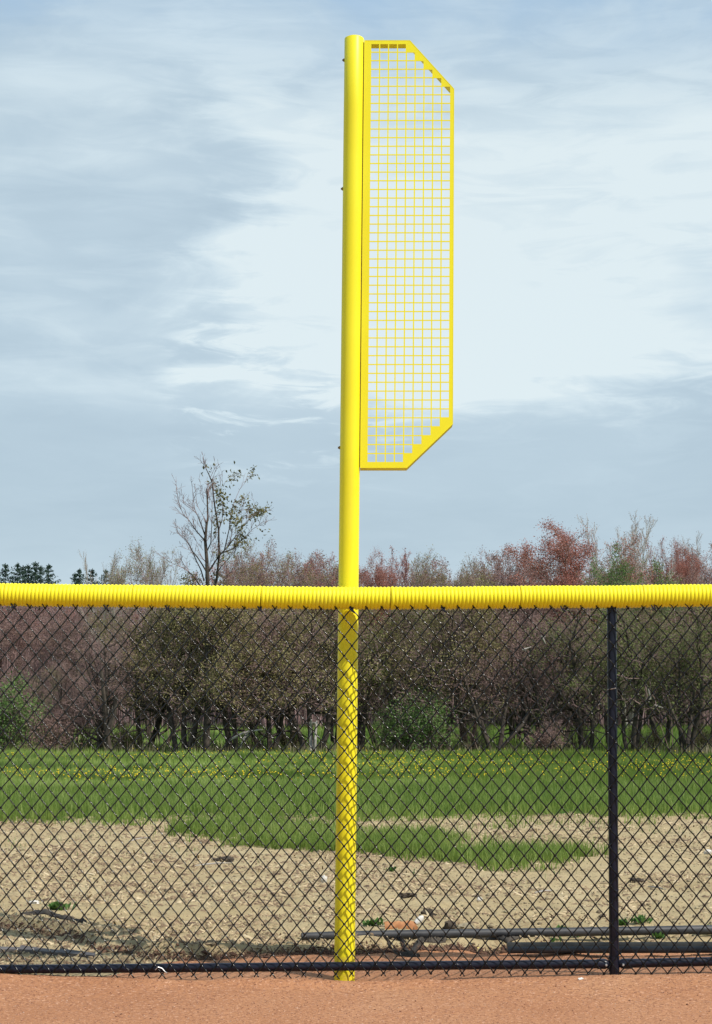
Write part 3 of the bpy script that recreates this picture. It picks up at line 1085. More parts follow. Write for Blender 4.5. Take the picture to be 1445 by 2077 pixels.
# split grey channel pipe
a_, b_ = lie(1030, 1938), lie(1460, 1936)
b2 = a_ + (b_ - a_) * 2.6
ch = empty('grey_pipe', (a_.x, a_.y, 0))
tag(ch, 'thicker dusty grey pipe lying on clay behind the fence post, before the longer black pipe', 'pipe')
mb = MB()
pp = [a_ + (b2 - a_) * s_ - a_ for s_ in np.linspace(0, 1, 20)]
mb.tube([(p.x, p.y + .02, 0.036) for p in pp], 0.028, 24, squash=0.95)
mb.build('pipe_body', M_PIPE2, ch, True)
mb = MB()
mb.tube([(p.x, p.y - .014, 0.028) for p in pp], 0.017, 16)
mb.build('lower_lip', M_PIPE, ch, True)
# left edging strip
mb = MB()
pts = [lie(-520, 1925), lie(-120, 1930), lie(40, 1933), lie(120, 1937), lie(192, 1943)]
for i in range(len(pts) - 1):
    p, q = pts[i], pts[i + 1]
    zz = [float(height(v_.x, v_.y)) for v_ in (p, q)]
    for (dy0, dy1, z0_, z1_) in ((-.012, .030, -.006, 0.020),):
        mb.add([(p.x, p.y + dy0, zz[0] + z0_), (q.x, q.y + dy0, zz[1] + z0_), (q.x, q.y + dy1, zz[1] + z0_ + .004), (p.x, p.y + dy1, zz[0] + z0_ + .004),
                (p.x, p.y + dy0, zz[0] + z1_ - .004), (q.x, q.y + dy0, zz[1] + z1_ * .7), (q.x, q.y + dy1, zz[1] + z1_), (p.x, p.y + dy1, zz[0] + z1_ + .010)],
               [(0, 3, 2, 1), (4, 5, 6, 7), (0, 1, 5, 4), (1, 2, 6, 5), (2, 3, 7, 6), (3, 0, 4, 7)])
M_EDGE = simple_mat('dusty_edging', (0.085, 0.078, 0.08), (0.15, 0.135, 0.13), 9, 0.7, 0.25, 0.2, 40)
o = mb.build('edging_strip', M_EDGE)
tag(o, 'flat dark grey edging strip lying on the soil behind the fence at the far left', 'edging strip')


# crumpled landscape cloth / flattened hose bits
def crumple(name, px_pts, width, seed, m_, label, cat, lift=0.012):
    r = np.random.default_rng(seed)
    pts = [lie(*p) for p in px_pts]
    n1, n2 = 46, 9
    s_ = np.linspace(0, len(pts) - 1, n1)
    cx = np.interp(s_, range(len(pts)), [p.x for p in pts]); cy = np.interp(s_, range(len(pts)), [p.y for p in pts])
    w_ = width * (0.55 + 0.45 * np.sin(np.linspace(0.15, 3.0, n1))) * (1 + .35 * fbm(s_ * 1.3, s_ * 0, seed, 1.0, 3))
    v_ = np.linspace(-1, 1, n2)
    Xc = cx[:, None] + 0 * v_[None] + .01 * r.normal(0, 1, (n1, n2)) * .3
    Yc = cy[:, None] + w_[:, None] * v_[None]
    Zc = height(Xc, Yc) + lift * .5 + (0.013 * (1 - v_[None] ** 2)) * (0.6 + 1.6 * np.abs(fbm(Xc, Yc * .4, seed + 3, 9.0, 3))) + .003 * r.normal(0, 1, (n1, n2))
    top_ = np.stack([Xc, Yc, Zc], -1).reshape(-1, 3)
    bot_ = top_.copy(); bot_[:, 2] -= .012
    i = np.arange(n1 * n2).reshape(n1, n2)
    f = np.stack([i[:-1, :-1], i[1:, :-1], i[1:, 1:], i[:-1, 1:]], -1).reshape(-1, 4)
    N_ = n1 * n2
    ring_ = np.concatenate([i[0, :], i[1:, -1], i[-1, -2::-1], i[-2:0:-1, 0]])
    side = np.stack([ring_, np.roll(ring_, -1), np.roll(ring_, -1) + N_, ring_ + N_], -1)
    o = link(name, np_mesh(name, np.concatenate([top_, bot_]), [f, f[:, ::-1] + N_, side], m_, smooth=True))
    return tag(o, label, cat)


crumple('cloth_scrap', [(752, 1922), (790, 1915), (830, 1917), (868, 1919)], 0.035, 3, M_FABRIC, 'crumpled black cloth scrap on the clay just right of the yellow pole', 'cloth')
crumple('cloth_scrap', [(838, 1908), (870, 1910), (905, 1921)], 0.035, 4, M_FABRIC, 'folded black cloth scrap below the dark clod, touching the long pipe', 'cloth')
crumple('cloth_scrap', [(955, 1913), (985, 1907), (1030, 1908), (1075, 1909)], 0.035, 5, M_FABRIC, 'flattened grey black scrap left of the grey pipe end, behind the yellow stick', 'cloth')
crumple('cloth_scrap', [(40, 1858), (90, 1850), (130, 1856), (175, 1872)], 0.04, 6, M_FABRIC, 'rumpled dark cloth half buried in the soil at the far left', 'cloth')
crumple('cloth_scrap', [(770, 1925), (810, 1937), (850, 1941)], 0.022, 8, M_FABRIC, 'thin torn dark strip trailing on the clay between the pole and the yellow stick', 'cloth', .004)


def lump(name, px, py, size, m_, seed, label, cat, flat=0.6):
    p = lie(px, py)
    r = np.random.default_rng(seed)
    nu, nv = 14, 9
    vs, fs = [], []
    for i in range(nv):
        th = math.pi * i / (nv - 1)
        for j in range(nu):
            ph = 2 * math.pi * j / nu
            d = np.array([math.sin(th) * math.cos(ph), math.sin(th) * math.sin(ph), math.cos(th)])
            k_ = 1 + 1.1 * float(fbm(np.array([d[0] * 2 + d[2]]), np.array([d[1] * 2 - d[2] * 1.3]), seed, 1.4, 3)[0])
            vs.append((d[0] * size[0] * k_, d[1] * size[1] * k_, d[2] * size[2] * k_ + size[2] * flat))
    for i in range(nv - 1):
        for j in range(nu):
            fs.append((i * nu + j, (i + 1) * nu + j, (i + 1) * nu + (j + 1) % nu, i * nu + (j + 1) % nu))
    mb = MB()
    mb.add(vs, fs)
    o = mb.build(name, m_, None, True, loc=(p.x, p.y, float(height(p.x, p.y))), sharp=50)
    return tag(o, label, cat)


# bark piece: a curled plate with a pale tip
p = lie(815, 1884)
bp = empty('bark_piece', (p.x, p.y, float(height(p.x, p.y)) + .004), 0.12)
bp.scale = (1.12, 1.12, 1.12)
tag(bp, 'curled orange brown piece of bark with a pale tip lying on the soil', 'bark')
mb = MB()
n1, n2 = 12, 8
vs = []
for layer in (0, 1):
    for i in range(n1):
        s_ = i / (n1 - 1)
        for j in range(n2):
            a = -0.2 + 2.4 * j / (n2 - 1)
            rr_ = (.030 - .004 * s_ + .003 * math.sin(i * 1.7)) - layer * .004
            vs.append((-.085 + .16 * s_ + .006 * math.sin(j * 2.1) * (s_ > .8), -math.cos(a) * rr_ + .01, math.sin(a) * rr_ * (1.0 + .3 * s_)))
fs = []
for layer in (0, 1):
    for i in range(n1 - 1):
        for j in range(n2 - 1):
            q = layer * n1 * n2 + i * n2 + j
            f = (q, q + n2, q + n2 + 1, q + 1)
            fs.append(f if layer == 0 else f[::-1])
N_ = n1 * n2
ringi = [j for j in range(n2)] + [i * n2 + n2 - 1 for i in range(1, n1)] + [(n1 - 1) * n2 + j for j in range(n2 - 2, -1, -1)] + [i * n2 for i in range(n1 - 2, 0, -1)]
for a in range(len(ringi)):
    q, w_ = ringi[a], ringi[(a + 1) % len(ringi)]
    fs.append((q, w_, w_ + N_, q + N_))
mb.add(vs, fs)
mb.build('bark_curl', M_TERRA, bp, True)
mb = MB()
mb.tube([(.070, 0, .022), (.085, .002, .034), (.100, .004, .048), (.108, .004, .056)], [.012, .017, .014, .004], 9)
mb.build('pale_tip', M_WHITE, bp, True)
lump('soil_clod', 912, 1888, (.036, .03, .030), M_CLOD, 21, 'dark broken clod on the soil behind the long black pipe', 'clod')
lump('stone', 945, 1886, (.055, .04, .022), M_TANSTONE, 22, 'flat tan stone beside the dark clod', 'stone')
lump('stone', 70, 1833, (.030, .02, .012), M_WHITE, 23, 'small pale stone on the soil at the far left', 'stone')
lump('stone', 658, 1790, (.020, .016, .028), M_WHITE, 24, 'upright white stone on the soil just left of the yellow pole', 'stone')
lump('stone', 972, 1828, (.016, .014, .015), M_WHITE, 25, 'small white stone on the soil above the dark clod', 'stone')
lump('stone', 1178, 1989, (.010, .007, .005), M_WHITE, 26, 'tiny white stone on the clay in front of the black fence post', 'stone')
lump('stone', 1438, 1737, (.030, .02, .02), M_WHITE, 27, 'white stone on the soil at the far right edge', 'stone')
lump('root_chunk', 455, 1747, (.07, .03, .022), M_CLOD, 28, 'dark chunk of root on the soil below the grass tongue', 'root')
lump('root_chunk', 828, 1820, (.045, .025, .018), M_CLOD, 29, 'dark chunk of root on the soil right of the yellow pole', 'root')
lump('root_chunk', 868, 1858, (.04, .025, .03), M_CLOD, 30, 'dark root chunk standing behind the pale tip of the bark piece', 'root')
lump('soil_clod', 1290, 1790, (.05, .025, .02), M_CLOD, 33, 'flat dark clod on the soil just right of the black fence post', 'clod')


def stick(name, pa, pb, rad, m_, label, cat, bend=0.0, lift=.006):
    a, b2_ = lie(*pa), lie(*pb)
    mb = MB()
    pts = []
    for s_ in np.linspace(0, 1, 6):
        p = a + (b2_ - a) * s_
        pts.append((p.x, p.y + bend * math.sin(s_ * 3.1), a.z + (b2_.z - a.z) * s_ + lift + abs(bend) * .3 * math.sin(s_ * 3.1)))
    mb.tube(pts, [rad * .8, rad, rad, rad, rad * .9, rad * .5], 7)
    o = mb.build(name, m_, None, True)
    return tag(o, label, cat)


stick('yellow_stick', (968, 1928), (1007, 1915), .0048, M_STICK, 'short yellow stick lying on the clay left of the grey pipe end', 'stick', 0, .012)
stick('stick', (395, 1758), (470, 1752), .006, M_DEAD, 'thin pale stick lying left of the dark root under the grass tongue', 'stick', .02)
stick('stick', (470, 1772), (500, 1760), .007, M_CLOD, 'short dark stick on the soil under the grass tongue', 'stick', .01)
stick('stick', (690, 1842), (726, 1836), .005, M_DEAD, 'short straw coloured stick crossing behind the base part of the yellow pole', 'stick')
stick('stick', (1085, 1813), (1120, 1808), .006, M_DEAD, 'pale stick on the soil midway between the two posts', 'stick', .01)
stick('stick', (1315, 1800), (1352, 1806), .005, M_DEAD, 'pale stick on the soil right of the black post', 'stick', .01)
stick('stick', (620, 1938), (624, 1922), .004, M_DEAD, 'pale stub sticking up from the soil lip left of the yellow pole', 'stick', 0, .01)
stick('stick', (262, 1708), (300, 1700), .007, M_DEAD, 'bleached stick on the soil at the edge of the meadow, left part', 'stick', .015)


def weed(px, py, n, size, seed, label):
    p = lie(px, py)
    r = np.random.default_rng(seed)
    w_ = empty('weed', (p.x, p.y, float(height(p.x, p.y)) - .003))
    tag(w_, label, 'weed', 'weeds on the bare soil')
    Vv_, Ff_ = [], []
    for i in range(n):
        a = r.uniform(0, 6.28); L_ = size * 1.3 * r.uniform(.5, 1.1); el_ = r.uniform(.6, 1.4)
        ox, oy = r.normal(0, size * .45), r.normal(0, size * .3)
        d = np.array([math.cos(a) * math.cos(el_), math.sin(a) * math.cos(el_), math.sin(el_)])
        s_ = np.array([-math.sin(a), math.cos(a), 0]) * L_ * .22
        b0_ = np.array([ox, oy, 0])
        m1 = b0_ + d * L_ * .55
        tip_ = b0_ + d * L_ + np.array([0, 0, -L_ * .15])
        k_ = len(Vv_)
        Vv_ += [b0_, m1 - s_, m1 + np.array([0, 0, -L_ * .05]), m1 + s_, tip_]
        Ff_ += [(k_, k_ + 1, k_ + 2), (k_, k_ + 2, k_ + 3), (k_ + 1, k_ + 4, k_ + 2), (k_ + 2, k_ + 4, k_ + 3)]
    link('leaves', np_mesh('leaves', np.array(Vv_), np.array(Ff_), M_WEED), w_)
    mb = MB()
    for i in range(4):
        a = r.uniform(0, 6.28)
        mb.tube([(0, 0, 0), (math.cos(a) * size * .3, math.sin(a) * size * .2, size * .5)], [.002, .001], 5)
    mb.build('stem', M_WEED, w_)


weed(120, 1846, 60, .055, 1, 'small leafy weed on the bare soil at the far left')
weed(758, 1878, 46, .05, 2, 'grassy weed left of the orange bark piece')
weed(1140, 1893, 44, .05, 3, 'green weed growing over the long black pipe, left of the fence post')
weed(1088, 1900, 22, .035, 4, 'tiny round leaved weed on the long black pipe, left of the larger weed')
weed(1262, 1877, 40, .05, 5, 'leafy weed behind the long pipe just right of the fence post')
weed(1300, 1874, 46, .05, 6, 'leafy weed behind the long pipe, second right of the fence post')
weed(1340, 1904, 30, .04, 7, 'low weed between the black and the grey pipes, right of the fence post')
weed(1175, 1896, 24, .035, 8, 'low weed against the long pipe, nearest left of the fence post')
weed(1125, 1910, 16, .03, 9, 'few leaves sprouting where the grey pipe begins')
weed(1438, 1896, 44, .05, 10, 'weed over the long pipe at the far right edge')
weed(795, 1763, 26, .05, 11, 'lone weed on the soil right of the pole under the grass tongue')


# ------------------------------------------------------------------ trees
def _norm(v):
    l = math.sqrt(v[0] * v[0] + v[1] * v[1] + v[2] * v[2]) or 1e-9
    return (v[0] / l, v[1] / l, v[2] / l)


def grow(R, out, tips, p, d, L, r0, lvl, P):
    """wiggling shoot that spawns side shoots; out: list of (p,q,r0,r1,lvl)"""
    n = P['seg'][lvl]
    step = L / n
    wig, upb = P['wig'][lvl], P['up'][lvl]
    last = len(P['seg']) - 1
    endr = r0 * P['tap'][lvl]
    for i in range(n):
        d = _norm((d[0] + R.gauss(0, wig), d[1] + R.gauss(0, wig), d[2] + R.gauss(0, wig) + upb))
        q = (p[0] + d[0] * step, p[1] + d[1] * step, p[2] + d[2] * step)
        ra = r0 + (endr - r0) * i / n
        rb = r0 + (endr - r0) * (i + 1) / n
        out.append((*p, *q, ra, rb, lvl))
        if lvl < last and (i + 1) / n > P['start'][lvl]:
            k = P['kids'][lvl]
            kk = int(k) + (R.random() < k - int(k))
            for _ in range(kk):
                ang = R.gauss(P['ang'][lvl], 0.22)
                ax = R.uniform(0, 2 * math.pi)
                # perpendicular frame
                u_ = _norm((d[1], -d[0], 0.001)) if abs(d[2]) < .99 else (1, 0, 0)
                w_ = (d[1] * u_[2] - d[2] * u_[1], d[2] * u_[0] - d[0] * u_[2], d[0] * u_[1] - d[1] * u_[0])
                ca, sa = math.cos(ang), math.sin(ang)
                cx, sx = math.cos(ax), math.sin(ax)
                nd = _norm(tuple(d[k_] * ca + (u_[k_] * cx + w_[k_] * sx) * sa for k_ in range(3)))
                tt = (i + 1) / n
                cl = L * P['ratio'][lvl] * (1.15 - 0.6 * tt) * R.uniform(.7, 1.15)
                grow(R, out, tips, q, nd, cl, max(rb * .62, P['rmin']), lvl + 1, P)
        if lvl == last or (lvl == last - 1 and i > n // 2):
            tips.append(q)
        p = q


def tubes(segs, sides):
    S = np.array(segs, float)
    if len(S) == 0:
        return np.zeros((0, 3)), np.zeros((0, 4), int)
    P0, P1, r0, r1 = S[:, 0:3], S[:, 3:6], S[:, 6], S[:, 7]
    T = P1 - P0
    T /= (np.linalg.norm(T, axis=1)[:, None] + 1e-9)
    ref = np.where(np.abs(T[:, 2:3]) < .9, np.array([[0, 0, 1.0]]), np.array([[1.0, 0, 0]]))
    A = np.cross(T, ref); A /= np.linalg.norm(A, axis=1)[:, None]
    B = np.cross(T, A)
    a = np.arange(sides) * 2 * np.pi / sides
    dirs = A[:, None] * np.cos(a)[None, :, None] + B[:, None] * np.sin(a)[None, :, None]
    R0 = P0[:, None] + dirs * r0[:, None, None]
    R1 = (P1 + T * (r1 * .5)[:, None])[:, None] + dirs * r1[:, None, None]
    V = np.concatenate([R0, R1], 1).reshape(-1, 3)
    k = np.arange(sides)
    F = np.stack([k, (k + 1) % sides, (k + 1) % sides + sides, k + sides], -1)
    F = (np.arange(len(S))[:, None, None] * (2 * sides) + F[None]).reshape(-1, 4)
    return V, F


def leaves_np(C, size, seed, flat=0.0, aspect=1.0, updown=None):
    """diamond leaves at the points C"""
    r = np.random.default_rng(seed)
    n = len(C)
    d = r.normal(0, 1, (n, 3)); d /= np.linalg.norm(d, axis=1)[:, None]
    if updown is not None:
        d = d * (1 - abs(updown)) + np.array([0, 0, updown]); d /= np.linalg.norm(d, axis=1)[:, None]
    e = np.cross(d, r.normal(0, 1, (n, 3))); e /= np.linalg.norm(e, axis=1)[:, None]
    s_ = size * r.uniform(.6, 1.3, n)[:, None]
    nrm = np.cross(d, e) * s_ * .18
    V = np.stack([C, C + d * s_ * .5 + e * s_ * .32 * aspect + nrm, C + d * s_, C + d * s_ * .5 - e * s_ * .32 * aspect + nrm], 1)
    F = np.arange(n * 4).reshape(n, 4)
    return V.reshape(-1, 3), np.concatenate([F[:, [0, 1, 2]], F[:, [0, 2, 3]]])


def jitter(tips, per, spread, seed, frac=1.0):
    r = np.random.default_rng(seed)
    T_ = np.array(tips)
    if frac < 1:
        T_ = T_[r.random(len(T_)) < frac]
    T_ = np.repeat(T_, per, axis=0)
    return T_ + r.normal(0, spread, T_.shape)


def tree_meshes(name, segs, tips, m_bark, m_twig, m_leaf, trunk_lvl, leaf_per, leaf_size, leaf_spread, seed, frac=1.0, sides=(8, 3), aspect=1.0, updown=None):
    big_ = [s_ for s_ in segs if s_[8] <= trunk_lvl]
    sm_ = [s_ for s_ in segs if s_[8] > trunk_lvl]
    V, F = tubes(big_, sides[0])
    mt = np_mesh('trunk', V, F, m_bark, smooth=True)
    V2, F2 = tubes(sm_, sides[1])
    mt2 = np_mesh('twigs', V2, F2, m_twig)
    ml = None
    if leaf_per:
        C = jitter(tips, leaf_per, leaf_spread, seed, frac)
        V3, F3 = leaves_np(C, leaf_size, seed + 1, aspect=aspect, updown=updown)
        ml = np_mesh('foliage', V3, F3, m_leaf)
    return mt, mt2, ml


def hedge_proto(seed, H, stems, spread, mleaf, per, lsize=.045, lspread=.09, low=0.26, mtwig=None, clear=1.15):
    R = random.Random(seed)
    segs, tips = [], []
    P = dict(seg=[6, 5, 4, 3], wig=[.10, .20, .26, .30], up=[.10, .04, .03, .02], tap=[.35, .35, .4, .5], start=[low, .1, .1],
             kids=[2.0, 1.6, 1.5], ang=[1.0, .85, .8], ratio=[.52, .55, .55], rmin=.006)
    for i in range(stems):
        a = 2 * math.pi * i / stems + R.uniform(-.5, .5)
        sp = spread * R.uniform(.3, 1.0)
        d = _norm((math.cos(a) * sp, math.sin(a) * sp, 1))
        grow(R, segs, tips, (math.cos(a) * .12, math.sin(a) * .12, -.1), d, H * R.uniform(.72, 1.0), R.uniform(.055, .09) * H / 4.2, 0, P)
    zc_ = lambda x_, y_: clear + .35 * math.sin(x_ * 2.1 + seed) * math.sin(y_ * 1.7)
    segs = [q for q in segs if q[8] <= 1 or max(q[2], q[5]) > zc_(q[3], q[4]) ]
    tips = [q for q in tips if q[2] > zc_(q[0], q[1])]
    return tree_meshes('hedge', segs, tips, M_BARK, mtwig or M_TWIG, mleaf, 1, per, lsize, lspread, seed)


def place(kind, meshes, loc, rz, sc_, label, cat='tree', group=None, szx=1.0):
    o = empty(kind, loc, rz)
    o.scale = (sc_ * szx, sc_ * szx, sc_)
    tag(o, label, cat, group)
    for nm, me_ in zip(('trunk', 'twigs', 'foliage'), meshes):
        if me_ is not None:
            link(nm, me_, o)
    return o


HP = [hedge_proto(201, 4.4, 3, .42, M_OLIVE, 4, low=.22), hedge_proto(202, 4.6, 3, .36, M_OLIVE2, 3, low=.30), hedge_proto(203, 4.3, 3, .5, M_BRNBUD, 2, .04, low=.2),
      hedge_proto(204, 4.6, 2, .45, M_OLIVE, 2, .04, low=.3), hedge_proto(205, 4.4, 3, .55, M_BRNBUD, 1, .04, low=.16), hedge_proto(206, 4.5, 3, .3, M_WILLOW, 3, .045, low=.3)]
HZ = [float(np.percentile([v_.co.z for v_ in m_[1].vertices], 99.5)) for m_ in HP]
YT = 33.2


def gx_at(px, Y):
    return (px - 722.5) / FPX * (Y + 8) * 1.006


hedge = [  # px, Y, proto, scale, width, label
    (-190, 33.6, 0, .90, 1.1, 'olive scrub tree beyond the left side of the view'),
    (20, 34.6, 2, .60, 1.2, 'low brown scrub tree behind the green bush at the left edge'),
    (118, 33.9, 2, .55, 1.1, 'short brown twiggy scrub tree between the left green bush and the forked dark trunk'),
    (215, 33.2, 4, .84, 1.0, 'scrub tree with a dark forked trunk, second tree in from the left edge'),
    (300, 34.5, 5, .96, 1.0, 'greenish scrub tree between the forked tree and the twin trunks'),
    (375, 33.0, 0, 1.02, 1.0, 'olive scrub tree with dark stems just left of the tall bare tree'),
    (478, 33.1, 0, 1.06, 1.0, 'broad olive scrub tree with dark stems just right of the tall bare tree'),
    (545, 33.4, 4, 1.02, 1.0, 'dark stemmed scrub tree behind the bleached fallen branch'),
    (635, 33.2, 0, 1.02, 1.1, 'olive scrub tree over the pale broken stump left of the pole'),
    (725, 34.0, 1, 0.98, 1.0, 'scrub tree directly behind the yellow pole'),
    (812, 33.8, 5, 1.0, 1.0, 'yellowish scrub tree first right of the pole'),
    (895, 33.2, 0, 1.02, 1.0, 'scrub tree with one straight dark trunk behind the green bush right of the pole'),
    (1000, 33.0, 2, 1.02, 1.0, 'brown twiggy tree with leaning dark trunks midway between pole and post'),
    (1085, 33.7, 4, 0.98, 1.0, 'scrub tree with fallen brush at its foot left of the fence post'),
    (1180, 33.3, 1, 1.0, 1.1, 'many stemmed greenish tree just left of the fence post'),
    (1275, 33.2, 1, 1.02, 1.1, 'many stemmed greenish tree just right of the fence post'),
    (1385, 33.0, 1, 1.0, 1.05, 'green budding tree with a leaning dark trunk near the right edge'),
    (1500, 33.9, 0, 1.0, 1.1, 'olive tree beyond the right side of the view'),
]
rr0 = random.Random(9)
for (px, Y_, pi_, sc_, wz, lab) in hedge:
    place('scrub_tree', HP[pi_], (gx_at(px, Y_), Y_, 0), rr0.uniform(0, 6.28), sc_ * 4.0 / HZ[pi_], lab, 'tree', 'trees in the row beyond the meadow', wz)
# second, looser row right behind
for (px, Y_, pi_, sc_, lab) in ((60, 37.5, 1, .55, 'far left'), (160, 38, 2, .62, 'left'), (330, 37.2, 4, 1.02, 'left of the tall bare tree'), (590, 37.5, 0, 1.05, 'left of the pole'),
                                (680, 38.2, 2, 1.05, 'beside the pole'), (770, 37.6, 2, 1.02, 'right of the pole'), (945, 37.8, 1, 1.02, 'right of centre'), (1040, 38.4, 4, 1.05, 'half way to the post'),
                                (1130, 37.5, 2, 1.1, 'left of the post'), (1230, 38, 3, 1.1, 'behind the post'), (1335, 38.3, 5, 1.1, 'right of the post'), (1430, 37.6, 2, 1.1, 'at the right edge')):
    place('scrub_tree', HP[pi_], (gx_at(px, Y_), Y_, 0), rr0.uniform(0, 6.28), sc_ * 3.8 / HZ[pi_],
          'dim scrub tree in the row behind the front one, ' + lab, 'tree', 'second row of scrub trees', 1.05)

# leafy bushes


def bush_proto(seed, m_, H=1.6, per=3, ls=.055):
    R = random.Random(seed)
    segs, tips = [], []
    P = dict(seg=[4, 4, 3], wig=[.15, .25, .3], up=[.08, .05, .03], tap=[.4, .4, .5], start=[.0, .0], kids=[2.2, 1.8], ang=[.7, .7], ratio=[.6, .55], rmin=.005)
    for i in range(11):
        a = R.uniform(0, 6.28); sp = R.uniform(.1, .8)
        grow(R, segs, tips, (math.cos(a) * .1, math.sin(a) * .1, -.05), _norm((math.cos(a) * sp, math.sin(a) * sp, 1)), H * R.uniform(.6, 1), .02, 0, P)
    return tree_meshes('bush', segs, tips, M_BARK, M_TWIG, m_, 0, per, ls, .09, seed)


BP = bush_proto(301, M_GREEN)
place('green_bush', BP, (gx_at(15, 32.4), 32.4, 0), .4, 1.05, 'bright green leafy bush at the left edge in front of the tree row', 'bush', None, 1.0)
place('green_bush', BP, (gx_at(862, 32.6), 32.6, 0), 2.4, .90, 'green leafy bush right of the pole at the foot of the tree row', 'bush', None, 1.0)
place('green_bush', BP, (gx_at(800, 33.0), 33.0, 0), 4.4, .62, 'smaller green bush close to the right side of the pole', 'bush', None, 1.0)
place('brown_bush', bush_proto(302, M_BRNBUD, 1.2, 1, .04), (gx_at(110, 32.6), 32.6, 0), 1.4, .9, 'low brown bush left of the forked dark trunk', 'bush', None, 1.3)
place('brown_bush', bush_proto(303, M_BRNBUD, 1.0, 1, .035), (gx_at(1105, 32.7), 32.7, 0), 1.4, .75, 'low heap of brown brush between the leaning trunks and the fence post', 'bush', None, 1.4)

# the tall bare tree with a few leaves on its right side, limbs laid out one by one
TY = 32.6
S_ = 6.283


def tp(cx, cy, dy=0.0):
    return at(330 + cx / S_, 930 + cy / S_, TY + dy)


limbs = [  # polylines traced limb by limb
    ([(560, 3700), (575, 3000), (570, 2300), (575, 1600), (565, 1300), (545, 1050), (560, 860), (578, 760), (570, 500), (560, 390)], .085, .010, 0),
    ([(572, 1900), (640, 1700), (690, 1550), (720, 1250), (715, 900), (665, 600), (630, 300), (590, 200), (555, 130), (550, 90)], .042, .006, .2),
    ([(565, 1450), (500, 1340), (440, 1250), (380, 1180), (320, 1060), (290, 1010), (285, 930)], .03, .006, -.5),
    ([(530, 1560), (490, 1420), (430, 1300), (370, 1150), (290, 1030), (200, 940), (160, 830)], .026, .005, .5),
    ([(542, 1050), (480, 980), (420, 910), (340, 790), (260, 700), (215, 600), (190, 450)], .026, .005, -.4),
    ([(542, 980), (500, 860), (450, 730), (410, 640), (390, 500), (378, 320)], .026, .005, .3),
    ([(430, 690), (360, 640), (280, 580), (220, 530), (195, 470)], .012, .004, .2),
    ([(480, 1620), (410, 1520), (330, 1440), (250, 1390), (130, 1340), (50, 1290)], .022, .006, -.6),
    ([(520, 1640), (500, 1560), (420, 1530), (330, 1450), (260, 1340), (235, 1270)], .018, .005, .4),
    ([(590, 1440), (660, 1330), (720, 1240), (790, 1170), (860, 1090), (930, 990), (1000, 900), (1100, 780), (1220, 640)], .034, .005, -.3),
    ([(740, 1210), (820, 1180), (900, 1150), (980, 1070), (1050, 1000), (1150, 900), (1230, 850), (1300, 860)], .026, .004, .5),
    ([(690, 1560), (700, 1450), (760, 1360), (850, 1270), (930, 1180), (960, 1080)], .026, .005, -.6),
    ([(722, 900), (760, 780), (770, 600), (730, 480), (740, 300)], .018, .004, .3),
    ([(790, 1160), (850, 900), (865, 760), (880, 650), (930, 520), (980, 400), (1050, 310)], .020, .004, .6),
    ([(860, 1080), (890, 900), (930, 800), (965, 700), (1005, 580), (1022, 490)], .014, .004, -.2),
    ([(572, 1170), (615, 1080), (625, 900), (630, 780), (635, 520), (610, 330)], .022, .004, -.4),
    ([(735, 1600), (800, 1550), (870, 1520), (905, 1450)], .016, .005, .3),
    ([(1000, 820), (1040, 760), (1100, 740), (1180, 730), (1260, 700)], .010, .003, .2),
    ([(560, 600), (600, 560), (612, 430), (600, 340)], .008, .003, .1), ([(545, 800), (500, 700), (440, 600), (420, 400)], .010, .003, -.3),
    ([(560, 610), (510, 540), (475, 440)], .008, .003, .2), ([(340, 800), (300, 700), (270, 620)], .007, .003, 0), ([(1100, 790), (1140, 740), (1250, 715)], .007, .003, .1),
    ([(770, 370), (800, 300), (880, 285)], .006, .003, 0), ([(520, 1170), (450, 1080), (385, 980), (370, 930)], .010, .003, .3),
    ([(580, 1500), (600, 1350), (640, 1200), (680, 1100), (700, 1000)], .014, .004, .5),
]
R = random.Random(77)
segs, tips_l, tips_all = [], [], []
leafP = dict(seg=[4, 3], wig=[.16, .22], up=[.06, .03], tap=[.4, .5], start=[.1], kids=[1.4], ang=[.6], ratio=[.5], rmin=.0045)
twigP = leafP
base = at(330 + 560 / S_, 1522, TY)
for li, (pts, ra, rb, dy) in enumerate(limbs):
    if li > 1:
        ra, rb = ra * .72, max(.0035, rb * .8)
    P3 = [tp(x_, y_, dy * i / max(1, len(pts) - 1)) for i, (x_, y_) in enumerate(pts)]
    n_ = len(P3) - 1
    for i in range(n_):
        f0, f1 = (i / n_) ** .7, ((i + 1) / n_) ** .7
        segs.append((*P3[i], *P3[i + 1], ra + (rb - ra) * f0, ra + (rb - ra) * f1, 0))
        if 2.6 < P3[i].z < 7.0 and (i > 0 or li > 3):
            d0 = (P3[i + 1] - P3[i]).normalized()
            for _ in range(2 if ra > .015 else 1):
                d = _norm((d0.x + R.gauss(0, .45), d0.y + R.gauss(0, .5), d0.z + .35 + R.gauss(0, .2)))
                mid_ = P3[i].lerp(P3[i + 1], R.random())
                tl = []
                grow(R, segs, tl, tuple(mid_), d, R.uniform(.18, .48), max(.005, rb * 1.1), 0, leafP)
                tips_all += tl
            if mid_.x > at(440, 1100, TY).x - .1 and mid_.x < at(560, 1100, TY).x and R.random() < .48:
                tips_l += tl
segs2 = [tuple(list(s_[:8]) + [0 if s_[6] > .011 else 1]) for s_ in segs]
b0 = Vector((base.x, TY, 0))
segs2 = [tuple(np.array(s_) - np.array([*b0, *b0, 0, 0, 0])) for s_ in segs2]
tips_l = [tuple(Vector(p_) - b0) for p_ in tips_l]
lm = tree_meshes('tall', segs2, tips_l, M_BARK, M_TWIG, M_WILLOW, 0, 2, .085, .05, 5, aspect=.7)
place('bare_tree', lm, b0, 0, 1, 'tall nearly bare tree standing highest above the fence, few leaves on its right side')
